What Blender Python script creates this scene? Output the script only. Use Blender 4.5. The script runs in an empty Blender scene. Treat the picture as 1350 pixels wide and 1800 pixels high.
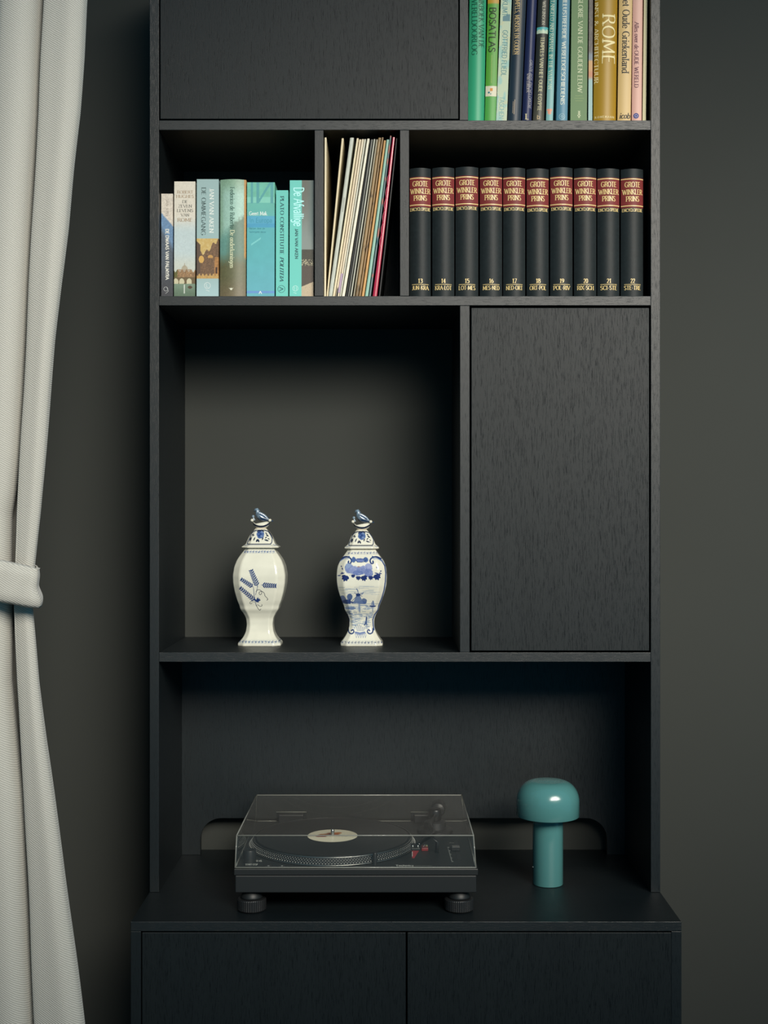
import bpy, bmesh, math, random
import numpy as np
from mathutils import Vector, Matrix

# ------------------------------------------------------------------ camera, light, exposure
S = bpy.context.scene
COL = S.collection
D = 2.5                    # camera to the front plane of the bookcase
PX = 0.001115              # metres per photograph pixel on that plane
CX, CY = 685.0, 905.0      # principal point
ZC = 1.46                  # camera height
PI = math.pi

cam_d = bpy.data.cameras.new('camera')
cam = bpy.data.objects.new('camera', cam_d)
COL.objects.link(cam)
cam.location = (0, -D, ZC)
cam.rotation_euler = (PI / 2, 0, 0)
cam_d.sensor_fit = 'VERTICAL'
cam_d.sensor_height = 36.0
cam_d.lens = 36.0 * (D / PX) / 1800.0
cam_d.shift_x = -(CX - 675.0) / 1800.0
cam_d.shift_y = (CY - 900.0) / 1800.0
cam_d.clip_start = 0.05
S.camera = cam

w = bpy.data.worlds.new('world')
S.world = w
w.use_nodes = True
w.node_tree.nodes['Background'].inputs[0].default_value = (0.13, 0.60, 0.92, 1)
w.node_tree.nodes['Background'].inputs[1].default_value = 0.26

def area(name, loc, target, sx, sy, power, col):
    l = bpy.data.lights.new(name, 'AREA')
    l.shape = 'RECTANGLE'; l.size = sx; l.size_y = sy
    l.energy = power; l.color = col
    o = bpy.data.objects.new(name, l)
    COL.objects.link(o)
    o.location = loc
    d = Vector(target) - Vector(loc)
    o.rotation_euler = d.to_track_quat('-Z', 'Y').to_euler()
    return o
# the tall window behind and to the right of the camera
key = area('window_light', (1.85, -3.2, 3.15), (0.45, 0.3, 1.47), 3.6, 1.5, 33, (1.0, 0.93, 0.82))
key.data.spread = math.radians(42)

S.view_settings.view_transform = 'Standard'
S.view_settings.look = 'None'
S.view_settings.gamma = 1.0
S.view_settings.exposure = 0.0
S.view_settings.use_curve_mapping = False

# ------------------------------------------------------------------ helpers
def lin(c):
    c = np.asarray(c, dtype=float) / 255.0
    return np.where(c <= 0.04045, c / 12.92, ((c + 0.055) / 1.055) ** 2.4)

def X(px, Y=0.0): return (px - CX) * PX * (D + Y) / D
def Z(py, Y=0.0): return ZC + (CY - py) * PX * (D + Y) / D

def new_obj(name, me, mat=None, parent=None):
    o = bpy.data.objects.new(name, me)
    COL.objects.link(o)
    if mat is not None and not me.materials:
        me.materials.append(mat)
    if parent is not None:
        o.parent = parent
        o.matrix_parent_inverse = Matrix.Translation(-Vector(parent.location)) if parent.location.length else Matrix()
    return o

def mesh_from(verts, faces, smooth=False):
    me = bpy.data.meshes.new('m')
    me.from_pydata([tuple(v) for v in verts], [], [tuple(f) for f in faces])
    me.update()
    if smooth:
        me.polygons.foreach_set('use_smooth', [True] * len(me.polygons))
    return me

def empty(name, loc, label=None, cat=None, group=None):
    o = bpy.data.objects.new(name, None)
    o.empty_display_size = 0.02
    COL.objects.link(o)
    o.location = loc
    if label: o['label'] = label
    if cat: o['category'] = cat
    if group: o['group'] = group
    return o

def bm_box(bm, x0, x1, y0, y1, z0, z1, bev=0.0):
    b2 = bmesh.new()
    vs = [b2.verts.new((x, y, z)) for x in (x0, x1) for y in (y0, y1) for z in (z0, z1)]
    for f in ((0, 1, 3, 2), (4, 6, 7, 5), (0, 4, 5, 1), (2, 3, 7, 6), (0, 2, 6, 4), (1, 5, 7, 3)):
        b2.faces.new([vs[i] for i in f])
    b2.normal_update()
    if bev > 0:
        bmesh.ops.bevel(b2, geom=list(b2.edges), offset=bev, segments=2, affect='EDGES', profile=0.5)
    tmp = bpy.data.meshes.new('tmp'); b2.to_mesh(tmp); b2.free()
    bm.from_mesh(tmp); bpy.data.meshes.remove(tmp)

def box(name, x0, x1, y0, y1, z0, z1, mat, parent=None, bev=0.0):
    bm = bmesh.new()
    bm_box(bm, x0, x1, y0, y1, z0, z1, bev)
    me = bpy.data.meshes.new(name); bm.to_mesh(me); bm.free()
    return new_obj(name, me, mat, parent)

def lathe_mesh(profile, cx, cy, cz, n=64, smooth=True, ax='z'):
    """profile: list of (r, z). r==0 collapses to a point."""
    verts, faces, rings = [], [], []
    for r, z in profile:
        if r < 1e-7:
            rings.append([len(verts)]); verts.append((cx, cy, cz + z))
        else:
            ring = []
            for i in range(n):
                a = 2 * PI * i / n
                ring.append(len(verts)); verts.append((cx + r * math.cos(a), cy + r * math.sin(a), cz + z))
            rings.append(ring)
    for a, b in zip(rings, rings[1:]):
        if len(a) == 1 and len(b) == 1: continue
        for i in range(n):
            j = (i + 1) % n
            if len(a) == 1: faces.append((a[0], b[j], b[i]))
            elif len(b) == 1: faces.append((a[i], a[j], b[0]))
            else: faces.append((a[i], a[j], b[j], b[i]))
    me = mesh_from(verts, faces, smooth)
    bm = bmesh.new(); bm.from_mesh(me); bmesh.ops.recalc_face_normals(bm, faces=bm.faces)
    bm.to_mesh(me); bm.free()
    return me

def sharp(o, ang=35):
    for e in (o,):
        me = e.data
        bm = bmesh.new(); bm.from_mesh(me)
        for ed in bm.edges:
            if len(ed.link_faces) == 2 and ed.calc_face_angle(0) > math.radians(ang):
                ed.smooth = False
        for f in bm.faces: f.smooth = True
        bm.to_mesh(me); bm.free()
    return o

def tube_mesh(pts, radii, n=12):
    pts = [Vector(p) for p in pts]
    verts, faces = [], []
    up = Vector((0, 0, 1))
    for i, p in enumerate(pts):
        t = (pts[min(i + 1, len(pts) - 1)] - pts[max(i - 1, 0)]).normalized()
        u = t.cross(up if abs(t.z) < 0.95 else Vector((0, 1, 0))).normalized()
        v = t.cross(u).normalized()
        r = radii[i] if hasattr(radii, '__len__') else radii
        for k in range(n):
            a = 2 * PI * k / n
            verts.append(p + u * (r * math.cos(a)) + v * (r * math.sin(a)))
    for i in range(len(pts) - 1):
        for k in range(n):
            k2 = (k + 1) % n
            faces.append((i * n + k, i * n + k2, (i + 1) * n + k2, (i + 1) * n + k))
    faces.append(tuple(range(n))[::-1]); faces.append(tuple(range((len(pts) - 1) * n, len(pts) * n)))
    me = mesh_from(verts, faces, True)
    bm = bmesh.new(); bm.from_mesh(me); bmesh.ops.recalc_face_normals(bm, faces=bm.faces)
    bm.to_mesh(me); bm.free()
    return me

def set_col(me, rgb):
    a = me.color_attributes.new('Col', 'FLOAT_COLOR', 'POINT')
    arr = np.ones((len(me.vertices), 4), dtype=np.float32)
    arr[:, :3] = rgb
    a.data.foreach_set('color', arr.ravel())

def vnoise(x, y, seed=0):
    x = np.asarray(x, float); y = np.asarray(y, float)
    xi = np.floor(x); yi = np.floor(y); xf = x - xi; yf = y - yi
    xf = xf * xf * (3 - 2 * xf); yf = yf * yf * (3 - 2 * yf)
    def h(a, b):
        v = np.sin(a * 127.1 + b * 311.7 + seed * 74.7) * 43758.5453
        return v - np.floor(v)
    return (h(xi, yi) * (1 - xf) + h(xi + 1, yi) * xf) * (1 - yf) + (h(xi, yi + 1) * (1 - xf) + h(xi + 1, yi + 1) * xf) * yf
def fbm(x, y, seed=0, o=4):
    t = 0; a = 0.5
    for i in range(o):
        t = t + a * vnoise(x * 2 ** i, y * 2 ** i, seed + i); a *= 0.5
    return t
def sstep(a, b, x):
    t = np.clip((x - a) / (b - a), 0, 1); return t * t * (3 - 2 * t)

# ------------------------------------------------------------------ materials
def mat_new(name):
    m = bpy.data.materials.new(name); m.use_nodes = True
    nt = m.node_tree
    return m, nt, nt.nodes['Principled BSDF']

def plain(name, rgb, rough=0.5, spec=0.5, metal=0.0, noise=0.0, nscale=200.0, bump=0.0, coat=0.0, raw=False):
    m, nt, b = mat_new(name)
    c = tuple(rgb) if raw else tuple(lin(rgb))
    b.inputs['Base Color'].default_value = (*c, 1)
    b.inputs['Roughness'].default_value = rough
    b.inputs['Specular IOR Level'].default_value = spec
    b.inputs['Metallic'].default_value = metal
    b.inputs['Coat Weight'].default_value = coat
    b.inputs['Coat Roughness'].default_value = 0.05
    tc = nt.nodes.new('ShaderNodeTexCoord')
    n = nt.nodes.new('ShaderNodeTexNoise'); n.inputs['Scale'].default_value = nscale
    n.inputs['Detail'].default_value = 4
    nt.links.new(tc.outputs['Object'], n.inputs['Vector'])
    if noise:
        mx = nt.nodes.new('ShaderNodeMix'); mx.data_type = 'RGBA'
        mx.inputs['A'].default_value = (*[v * (1 - noise) for v in c], 1)
        mx.inputs['B'].default_value = (*[v * (1 + noise) for v in c], 1)
        nt.links.new(n.outputs['Fac'], mx.inputs['Factor'])
        nt.links.new(mx.outputs['Result'], b.inputs['Base Color'])
    if bump:
        bp = nt.nodes.new('ShaderNodeBump'); bp.inputs['Strength'].default_value = bump
        bp.inputs['Distance'].default_value = 0.001
        nt.links.new(n.outputs['Fac'], bp.inputs['Height'])
        nt.links.new(bp.outputs['Normal'], b.inputs['Normal'])
    return m

def wood(name, horizontal=False, rough=0.46, spec=0.46, pore=0.82):
    """black stained oak veneer: fine long grain with open pores"""
    m, nt, b = mat_new(name)
    L = nt.links
    tc = nt.nodes.new('ShaderNodeTexCoord')
    def noise(sc, detail, rough=0.6):
        mp = nt.nodes.new('ShaderNodeMapping')
        s = (sc[1], sc[0], sc[0]) if horizontal else (sc[0], sc[0], sc[1])
        mp.inputs['Scale'].default_value = s
        n = nt.nodes.new('ShaderNodeTexNoise')
        n.inputs['Scale'].default_value = 1.0; n.inputs['Detail'].default_value = detail
        n.inputs['Roughness'].default_value = rough
        L.new(tc.outputs['Object'], mp.inputs['Vector']); L.new(mp.outputs['Vector'], n.inputs['Vector'])
        return n
    fine = noise((1900, 60), 3)
    pores = noise((1050, 50), 3, 0.6)
    broad = noise((24, 1.6), 3)
    r1 = nt.nodes.new('ShaderNodeValToRGB')
    r1.color_ramp.elements[0].position = 0.33; r1.color_ramp.elements[0].color = (0, 0, 0, 1)
    r1.color_ramp.elements[1].position = 0.45; r1.color_ramp.elements[1].color = (1, 1, 1, 1)
    L.new(pores.outputs['Fac'], r1.inputs['Fac'])
    c = nt.nodes.new('ShaderNodeValToRGB')
    c.color_ramp.elements[0].position = 0.3; c.color_ramp.elements[0].color = (0.0016, 0.0046, 0.0062, 1)
    c.color_ramp.elements[1].position = 0.72; c.color_ramp.elements[1].color = (0.0046, 0.0088, 0.0106, 1)
    ad = nt.nodes.new('ShaderNodeMath'); ad.operation = 'MULTIPLY_ADD'
    ad.inputs[1].default_value = 0.5; L.new(fine.outputs['Fac'], ad.inputs[0])
    hb = nt.nodes.new('ShaderNodeMath'); hb.operation = 'MULTIPLY'; hb.inputs[1].default_value = 0.5
    L.new(broad.outputs['Fac'], hb.inputs[0]); L.new(hb.outputs[0], ad.inputs[2])
    L.new(ad.outputs[0], c.inputs['Fac'])
    mx = nt.nodes.new('ShaderNodeMix'); mx.data_type = 'RGBA'
    mx.inputs['A'].default_value = (0.001, 0.003, 0.0042, 1)
    L.new(r1.outputs['Color'], mx.inputs['Factor']); L.new(c.outputs['Color'], mx.inputs['B'])
    L.new(mx.outputs['Result'], b.inputs['Base Color'])
    b.inputs['Roughness'].default_value = rough
    b.inputs['Specular IOR Level'].default_value = spec
    sp = nt.nodes.new('ShaderNodeMapRange'); sp.inputs['To Min'].default_value = spec * pore; sp.inputs['To Max'].default_value = spec * 1.12
    L.new(r1.outputs['Color'], sp.inputs['Value']); L.new(sp.outputs[0], b.inputs['Specular IOR Level'])
    bp = nt.nodes.new('ShaderNodeBump'); bp.inputs['Strength'].default_value = 0.28
    bp.inputs['Distance'].default_value = 0.0004
    hs = nt.nodes.new('ShaderNodeMath'); hs.operation = 'MULTIPLY_ADD'; hs.inputs[1].default_value = 0.45
    L.new(fine.outputs['Fac'], hs.inputs[0]); L.new(r1.outputs['Color'], hs.inputs[2])
    L.new(hs.outputs[0], bp.inputs['Height']); L.new(bp.outputs['Normal'], b.inputs['Normal'])
    return m

def printed(name, rough=0.45, spec=0.4, coat=0.0, bump=0.0, nscale=900):
    m, nt, b = mat_new(name)
    a = nt.nodes.new('ShaderNodeVertexColor'); a.layer_name = 'Col'
    nt.links.new(a.outputs['Color'], b.inputs['Base Color'])
    b.inputs['Roughness'].default_value = rough
    b.inputs['Specular IOR Level'].default_value = spec
    b.inputs['Coat Weight'].default_value = coat
    b.inputs['Coat Roughness'].default_value = 0.06
    if bump:
        tc = nt.nodes.new('ShaderNodeTexCoord')
        n = nt.nodes.new('ShaderNodeTexNoise'); n.inputs['Scale'].default_value = nscale
        n.inputs['Detail'].default_value = 3
        bp = nt.nodes.new('ShaderNodeBump'); bp.inputs['Strength'].default_value = bump
        bp.inputs['Distance'].default_value = 0.0005
        nt.links.new(tc.outputs['Object'], n.inputs['Vector'])
        nt.links.new(n.outputs['Fac'], bp.inputs['Height']); nt.links.new(bp.outputs['Normal'], b.inputs['Normal'])
    return m

M_WV = wood('black_oak_vertical', False, 0.46, 0.48)
M_WH = wood('black_oak_horizontal', True, 0.46, 0.56)
M_WD = wood('black_oak_door', False, 0.53, 0.33, 0.55)
M_WALL = plain('dark_wall_paint', (0.039, 0.0425, 0.039), 0.85, 0.2, noise=0.06, nscale=3.0, bump=0.08, raw=True)
M_CEIL = plain('ceiling_paint', (0.25, 0.25, 0.23), 0.9, 0.2, raw=True)
M_FLOOR = plain('dark_floor', (0.035, 0.028, 0.022), 0.5, 0.3, noise=0.2, nscale=6, raw=True)
M_PRINT = printed('printed_paper')
M_CLOTH = printed('book_cloth', 0.5, 0.22, bump=0.3)
M_GLAZE = printed('delft_glaze', 0.18, 0.5, coat=0.5)
M_PAGES = plain('page_edges', (205, 190, 155), 0.8, 0.2, noise=0.15, nscale=400)
M_INK = {}
def ink(rgb, rough=0.5, metal=0.0):
    k = (tuple(rgb), rough, metal)
    if k not in M_INK:
        M_INK[k] = plain('ink_%d_%d_%d' % tuple(rgb), rgb, rough, 0.3, metal)
    return M_INK[k]

# ------------------------------------------------------------------ stroke lettering
# glyph: width | polylines ';'-separated, '~' = smooth curve. Cap height 1, x height .64
G = {
'A': (.76, '.02,0 .38,1 .74,0;.16,.36 .6,.36'),
'B': (.62, '.1,0 .1,1;~.1,1 .36,1 .5,.9 .5,.65 .36,.54 .1,.54;~.1,.54 .4,.54 .57,.42 .57,.14 .4,0 .1,0'),
'C': (.72, '~.68,.82 .52,.98 .34,1 .13,.84 .06,.5 .13,.16 .34,0 .52,.02 .68,.18'),
'D': (.76, '.1,0 .1,1;~.1,1 .36,1 .6,.88 .7,.5 .6,.12 .36,0 .1,0'),
'E': (.58, '.1,0 .1,1;.1,1 .52,1;.1,.53 .44,.53;.1,0 .54,0'),
'F': (.54, '.1,0 .1,1;.1,1 .5,1;.1,.52 .42,.52'),
'G': (.78, '~.68,.84 .52,.98 .36,1 .14,.84 .06,.5 .14,.16 .36,0 .54,.02 .68,.12;.68,.12 .68,.44;.5,.44 .74,.44'),
'H': (.76, '.1,0 .1,1;.66,0 .66,1;.1,.52 .66,.52'),
'I': (.26, '.13,0 .13,1'),
'J': (.42, '~.32,1 .32,.5 .32,.18 .2,0 .04,.05'),
'K': (.7, '.1,0 .1,1;.6,1 .12,.46;.24,.58 .66,0'),
'L': (.56, '.1,0 .1,1;.1,0 .52,0'),
'M': (.92, '.08,0 .14,1 .46,.12 .78,1 .84,0'),
'N': (.8, '.1,0 .1,1 .68,0 .68,1'),
'O': (.82, '~.41,1 .16,.88 .06,.5 .16,.12 .41,0 .66,.12 .76,.5 .66,.88 .41,1'),
'P': (.6, '.1,0 .1,1;~.1,1 .38,1 .54,.88 .54,.6 .38,.46 .1,.46'),
'Q': (.82, '~.41,1 .16,.88 .06,.5 .16,.12 .41,0 .66,.12 .76,.5 .66,.88 .41,1;.44,.1 .8,-.16'),
'R': (.66, '.1,0 .1,1;~.1,1 .38,1 .52,.9 .52,.62 .38,.5 .1,.5;.34,.5 .64,0'),
'S': (.56, '~.47,.86 .36,.98 .22,1 .08,.88 .1,.66 .28,.53 .46,.38 .5,.16 .36,.01 .2,0 .06,.14'),
'T': (.66, '.33,0 .33,1;.03,1 .63,1'),
'U': (.76, '~.1,1 .1,.5 .12,.18 .36,0 .6,.14 .65,.5 .65,1'),
'V': (.72, '.02,1 .37,0 .7,1'),
'W': (1.02, '.02,1 .29,0 .51,.9 .74,0 1,1'),
'X': (.68, '.04,1 .64,0;.62,1 .04,0'),
'Y': (.68, '.02,1 .34,.5 .66,1;.34,.5 .34,0'),
'Z': (.64, '.06,1 .58,1 .06,0 .6,0'),
'a': (.5, '~.1,.54 .2,.64 .34,.64 .4,.5 .4,0;~.4,.36 .16,.34 .06,.18 .14,.02 .28,.02 .4,.14'),
'b': (.54, '.09,0 .09,1;~.09,.5 .24,.64 .42,.58 .5,.32 .42,.04 .24,0 .09,.12'),
'c': (.46, '~.42,.54 .28,.64 .12,.54 .06,.32 .12,.08 .28,0 .43,.1'),
'd': (.56, '.46,0 .46,1;~.46,.5 .32,.64 .14,.58 .06,.32 .14,.04 .3,0 .46,.12'),
'e': (.5, '~.07,.36 .44,.36 .4,.56 .27,.64 .12,.56 .06,.32 .12,.08 .28,0 .44,.1'),
'f': (.32, '~.34,.98 .22,1 .14,.86 .14,.6 .14,0;.02,.62 .3,.62'),
'g': (.52, '~.42,.5 .28,.64 .12,.56 .07,.34 .14,.12 .28,.08 .42,.18;~.42,.62 .42,.1 .4,-.2 .22,-.28 .08,-.2'),
'h': (.56, '.09,0 .09,1;~.09,.46 .24,.62 .4,.6 .46,.4 .46,0'),
'i': (.24, '.12,0 .12,.64;.12,.86 .12,.95'),
'j': (.24, '~.14,.64 .14,.1 .12,-.2 .0,-.26;.14,.86 .14,.95'),
'k': (.52, '.09,0 .09,1;.44,.64 .11,.28;.2,.38 .48,0'),
'l': (.24, '.12,0 .12,1'),
'm': (.84, '.09,0 .09,.64;~.09,.46 .22,.62 .36,.6 .42,.4 .42,0;~.42,.46 .56,.62 .7,.6 .75,.4 .75,0'),
'n': (.56, '.09,0 .09,.64;~.09,.46 .24,.62 .4,.6 .46,.4 .46,0'),
'o': (.54, '~.27,.64 .12,.56 .06,.32 .12,.08 .27,0 .42,.08 .48,.32 .42,.56 .27,.64'),
'p': (.54, '.09,-.28 .09,.64;~.09,.5 .24,.64 .42,.58 .5,.32 .42,.04 .24,0 .09,.12'),
'r': (.36, '.09,0 .09,.64;~.09,.42 .2,.6 .34,.62'),
's': (.42, '~.36,.54 .22,.64 .1,.56 .12,.4 .3,.26 .34,.1 .2,0 .06,.1'),
't': (.34, '~.14,.86 .14,.3 .16,.04 .3,.02;.02,.62 .3,.62'),
'u': (.56, '~.09,.64 .09,.24 .14,.04 .28,.0 .44,.14;.44,.64 .44,0'),
'v': (.5, '.03,.64 .25,0 .47,.64'),
'w': (.74, '.03,.64 .2,0 .37,.58 .54,0 .71,.64'),
'x': (.5, '.05,.64 .45,0;.44,.64 .04,0'),
'y': (.5, '.03,.64 .26,.02;~.47,.64 .26,.02 .14,-.24 .02,-.26'),
'z': (.46, '.05,.64 .4,.64 .05,0 .42,0'),
'0': (.56, '~.28,1 .12,.88 .06,.5 .12,.12 .28,0 .44,.12 .5,.5 .44,.88 .28,1'),
'1': (.4, '.22,0 .22,1;.22,1 .08,.84'),
'2': (.54, '~.08,.8 .16,.96 .32,1 .46,.86 .42,.6 .06,0;.06,0 .5,0'),
'3': (.54, '~.08,.9 .26,1 .44,.9 .42,.64 .22,.54;~.22,.54 .46,.46 .5,.2 .34,0 .06,.06'),
'4': (.56, '.38,0 .38,1 .05,.3 .52,.3'),
'5': (.54, '.46,1 .14,1 .11,.56;~.11,.56 .3,.64 .48,.48 .46,.14 .26,0 .06,.08'),
'6': (.54, '~.44,.94 .22,.86 .07,.5 .1,.12 .28,0 .46,.12 .46,.44 .28,.58 .09,.44'),
'7': (.52, '.06,1 .48,1 .2,0'),
'8': (.54, '~.28,.54 .1,.66 .1,.9 .28,1 .44,.9 .44,.66 .28,.54 .08,.42 .08,.1 .28,0 .48,.1 .48,.42 .28,.54'),
'9': (.54, '~.1,.06 .32,.14 .47,.5 .44,.88 .26,1 .08,.88 .08,.56 .26,.42 .45,.56'),
'-': (.4, '.08,.42 .32,.42'), '.': (.22, '.11,0 .11,.08'), ',': (.22, '.12,.06 .06,-.16'),
'&': (.76, '~.7,.5 .5,.08 .26,0 .08,.16 .14,.42 .4,.64 .4,.9 .26,1 .14,.86 .24,.6 .7,0'),
' ': (.34, ''),
}
def crom(p, n=5):
    out = []
    P = [p[0]] + p + [p[-1]]
    if p[0] == p[-1]: P = [p[-2]] + p + [p[1]]
    for i in range(1, len(P) - 2):
        a, b, c, d = (np.array(P[i - 1]), np.array(P[i]), np.array(P[i + 1]), np.array(P[i + 2]))
        for k in range(n):
            t = k / n
            out.append(tuple(0.5 * (2 * b + (c - a) * t + (2 * a - 5 * b + 4 * c - d) * t * t + (3 * b - a - 3 * c + d) * t ** 3)))
    out.append(tuple(p[-1]))
    return out
def glyph_strokes(ch):
    wd, s = G[ch]
    res = []
    if not s: return wd, res
    for part in s.split(';'):
        sm = part.startswith('~')
        pts = [tuple(float(v) for v in q.split(',')) for q in part.lstrip('~').split()]
        res.append((crom(pts) if sm else pts, sm))
    return wd, res

def text_geom(s, style):
    """style: serif(bool), thick, thin, slant, track"""
    serif, thick, thin, slant, track = style
    quads = []; x = 0.0
    for ch in s:
        wd, strokes = glyph_strokes(ch)
        for pts, sm in strokes:
            pts = [(px_ + x + slant * py_, py_) for px_, py_ in pts]
            P = [np.array(p) for p in pts]
            n = len(P)
            if n < 2: continue
            for i in range(n - 1):
                d = P[i + 1] - P[i]; l = np.hypot(*d)
                if l < 1e-6: continue
                d = d / l
                v = abs(d[1])
                down = d[0] * d[1] < 0          # '\' strokes are the heavy ones
                wv = thin + (thick - thin) * (v ** 1.5) * (1.0 if (v > .97 or down or sm) else 0.45)
                nrm = np.array([-d[1], d[0]]) * wv / 2
                ext = d * (thin * .35 if not sm else wv * .12)
                a, b = P[i] - ext, P[i + 1] + ext
                m = max(1, int(math.ceil(l / 0.16)))
                for k in range(m):
                    q0 = a + (b - a) * k / m; q1 = a + (b - a) * (k + 1) / m
                    quads.append((q0 - nrm, q1 - nrm, q1 + nrm, q0 + nrm))
            if serif:
                for e, f in ((0, 1), (-1, -2)):
                    p = P[e]; d = P[f] - P[e]; l = np.hypot(*d)
                    if l > .25 and abs(d[1]) / l > 0.8 and min(abs(p[1]), abs(p[1] - 1), abs(p[1] - .64), abs(p[1] + .28)) < 0.015:
                        if sm and not (ch in 'UJfhnmu'): continue
                        sy = thin * .5 * (1 if d[1] > 0 else -1)
                        hw = thick * .5 + .085
                        quads.append((p + (-hw, -abs(sy) + sy), p + (hw, -abs(sy) + sy), p + (hw, abs(sy) + sy), p + (-hw, abs(sy) + sy)))
        x += wd + track + .04
    return quads, x - track - .04

SERIF = (True, .15, .06, 0.0, .02)
SERIFB = (True, .165, .075, 0.0, .02)
ITAL = (True, .14, .07, .24, .0)
SANS = (False, .13, .12, 0.0, .03)
SANSB = (False, .2, .18, 0.0, .03)
THIN = (False, .09, .08, 0.0, .06)

def lift(p, i, surf):
    # every stroke lies a few microns above the previous one, like layers of ink
    d = 4e-6 * (i % 28)
    if getattr(surf, 'flat', False): return (p[0], p[1], p[2] + d)
    return (p[0], p[1] - d, p[2])
def text_obj(name, s, pos, length, H, surf, mat, parent, style=SERIF, vertical=False, end_shift=0.0, center=False, extra=None):
    """pos in photograph pixels (start of the baseline), surf maps pixels to the surface of the thing"""
    quads, wtot = text_geom(s, style)
    px0, py0 = pos
    k = length / wtot
    if center: px0 -= length / 2
    verts, faces = [], []
    allq = [[(q[0] * k, q[1] * H) for q in quad] for quad in quads]
    for qi, quad in enumerate(allq):
        f = []
        for u, v in quad:
            if vertical: p = surf(px0 + v + end_shift * (u / length), py0 + u)
            else: p = surf(px0 + u, py0 - v)
            f.append(len(verts)); verts.append(lift(p, qi, surf))
        faces.append(f[::-1] if not vertical else f[::-1])
    if extra:
        for quad in extra:
            f = []
            for q in quad: f.append(len(verts)); verts.append(surf(*q))
            faces.append(f)
    me = mesh_from(verts, faces)
    o = new_obj(name, me, mat, parent)
    return o

def marks(name, polys, surf, mat, parent):
    verts, faces = [], []
    for pi_, poly in enumerate(polys):
        f = []
        for q in poly: f.append(len(verts)); verts.append(lift(surf(*q), pi_, surf))
        faces.append(f)
    return new_obj(name, mesh_from(verts, faces), mat, parent)
def ring_polys(cx, cy, r, wdt, n=20):
    out = []
    for i in range(n):
        a, b = 2 * PI * i / n, 2 * PI * (i + 1) / n
        out.append([(cx + rr * math.cos(t), cy + rr * math.sin(t)) for rr, t in ((r, a), (r + wdt, a), (r + wdt, b), (r, b))])
    return out
def disc_poly(cx, cy, r, n=16):
    return [[(cx + r * math.cos(2 * PI * i / n), cy + r * math.sin(2 * PI * i / n)) for i in range(n)]]
def line_polys(pts, wd):
    out = []
    for (x0, y0), (x1, y1) in zip(pts, pts[1:]):
        l = math.hypot(x1 - x0, y1 - y0) or 1; nx, ny = -(y1 - y0) / l * wd / 2, (x1 - x0) / l * wd / 2
        out.append([(x0 - nx, y0 - ny), (x1 - nx, y1 - ny), (x1 + nx, y1 + ny), (x0 + nx, y0 + ny)])
    return out

# ------------------------------------------------------------------ the setting
YW = 0.3217                       # wall plane behind the bookcase
ZT = Z(1620, -0.18)               # top of the sideboard
def struct(o):
    o['kind'] = 'structure'; return o
struct(box('wall_back', -2.6, 2.6, YW, YW + 0.12, 0.0, 2.9, M_WALL))
struct(box('wall_left', -2.72, -2.6, -3.4, YW + 0.12, 0.0, 2.9, M_WALL))
struct(box('floor', -2.72, 2.6, -3.4, YW + 0.12, -0.1, 0.0, M_FLOOR))

# ------------------------------------------------------------------ bookcase (upper unit)
bc = empty('bookcase', (0, 0.15, ZT), 'tall black-stained oak bookcase standing on the sideboard against the dark wall', 'bookcase')
YB = YW - 0.001                   # back edge of the panels
XL0, XL1, XR0, XR1 = X(263), X(279.3), X(1144), X(1160.5)
ZTOP = 2.62
b = 0.0007
box('side_panel', XL0, XL1, 0, YB, ZT, ZTOP, M_WV, bc, b)
box('side_panel', XR0, XR1, 0, YB, ZT, ZTOP, M_WV, bc, b)
def shelf(py0, py1, name='shelf'):
    return box(name, XL1 + .0002, XR0 - .0002, 0, YB, Z(py1), Z(py0), M_WH, bc, b)
shelf(211.5, 228.5); shelf(520.5, 537); shelf(1147, 1163.5)
box('shelf', X(825.5) , XR0 - .0002, 0, YB, Z(-112), Z(-129), M_WH, bc, b)
box('top_panel', XL1 + .0002, XR0 - .0002, 0, YB, ZTOP - .019, ZTOP - .0002, M_WH, bc, b)
def divider(px0, px1, z0, z1): return box('divider', X(px0), X(px1), 0, YB, z0, z1, M_WV, bc, b)
divider(808, 823, Z(211.5) + .0002, ZTOP - .0195)
divider(553, 568.5, Z(520.5) + .0002, Z(228.5) - .0002)
divider(703, 719, Z(520.5) + .0002, Z(228.5) - .0002)
divider(808.5, 825.5, Z(1147) + .0002, Z(537) - .0002)
# backs: only the vase niche is open to the wall
box('back_panel', XL1, XR0, YW - .019, YW - .003, Z(520.5) + .0002, Z(228.5) - .0002, M_WV, bc)
box('back_panel', X(823), XR0, YW - .019, YW - .003, Z(211.5) + .0002, ZTOP - .0195, M_WV, bc)
def door(px0, px1, z0, z1, yb=.019):
    d = box('door', X(px0), X(px1), 0.0006, yb, z0, z1, M_WD, bc, 0.0009); return d
door(281.5, 805.8, Z(209), ZTOP - .022)
door(828.5, 1141.3, Z(1144), Z(541))
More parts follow.
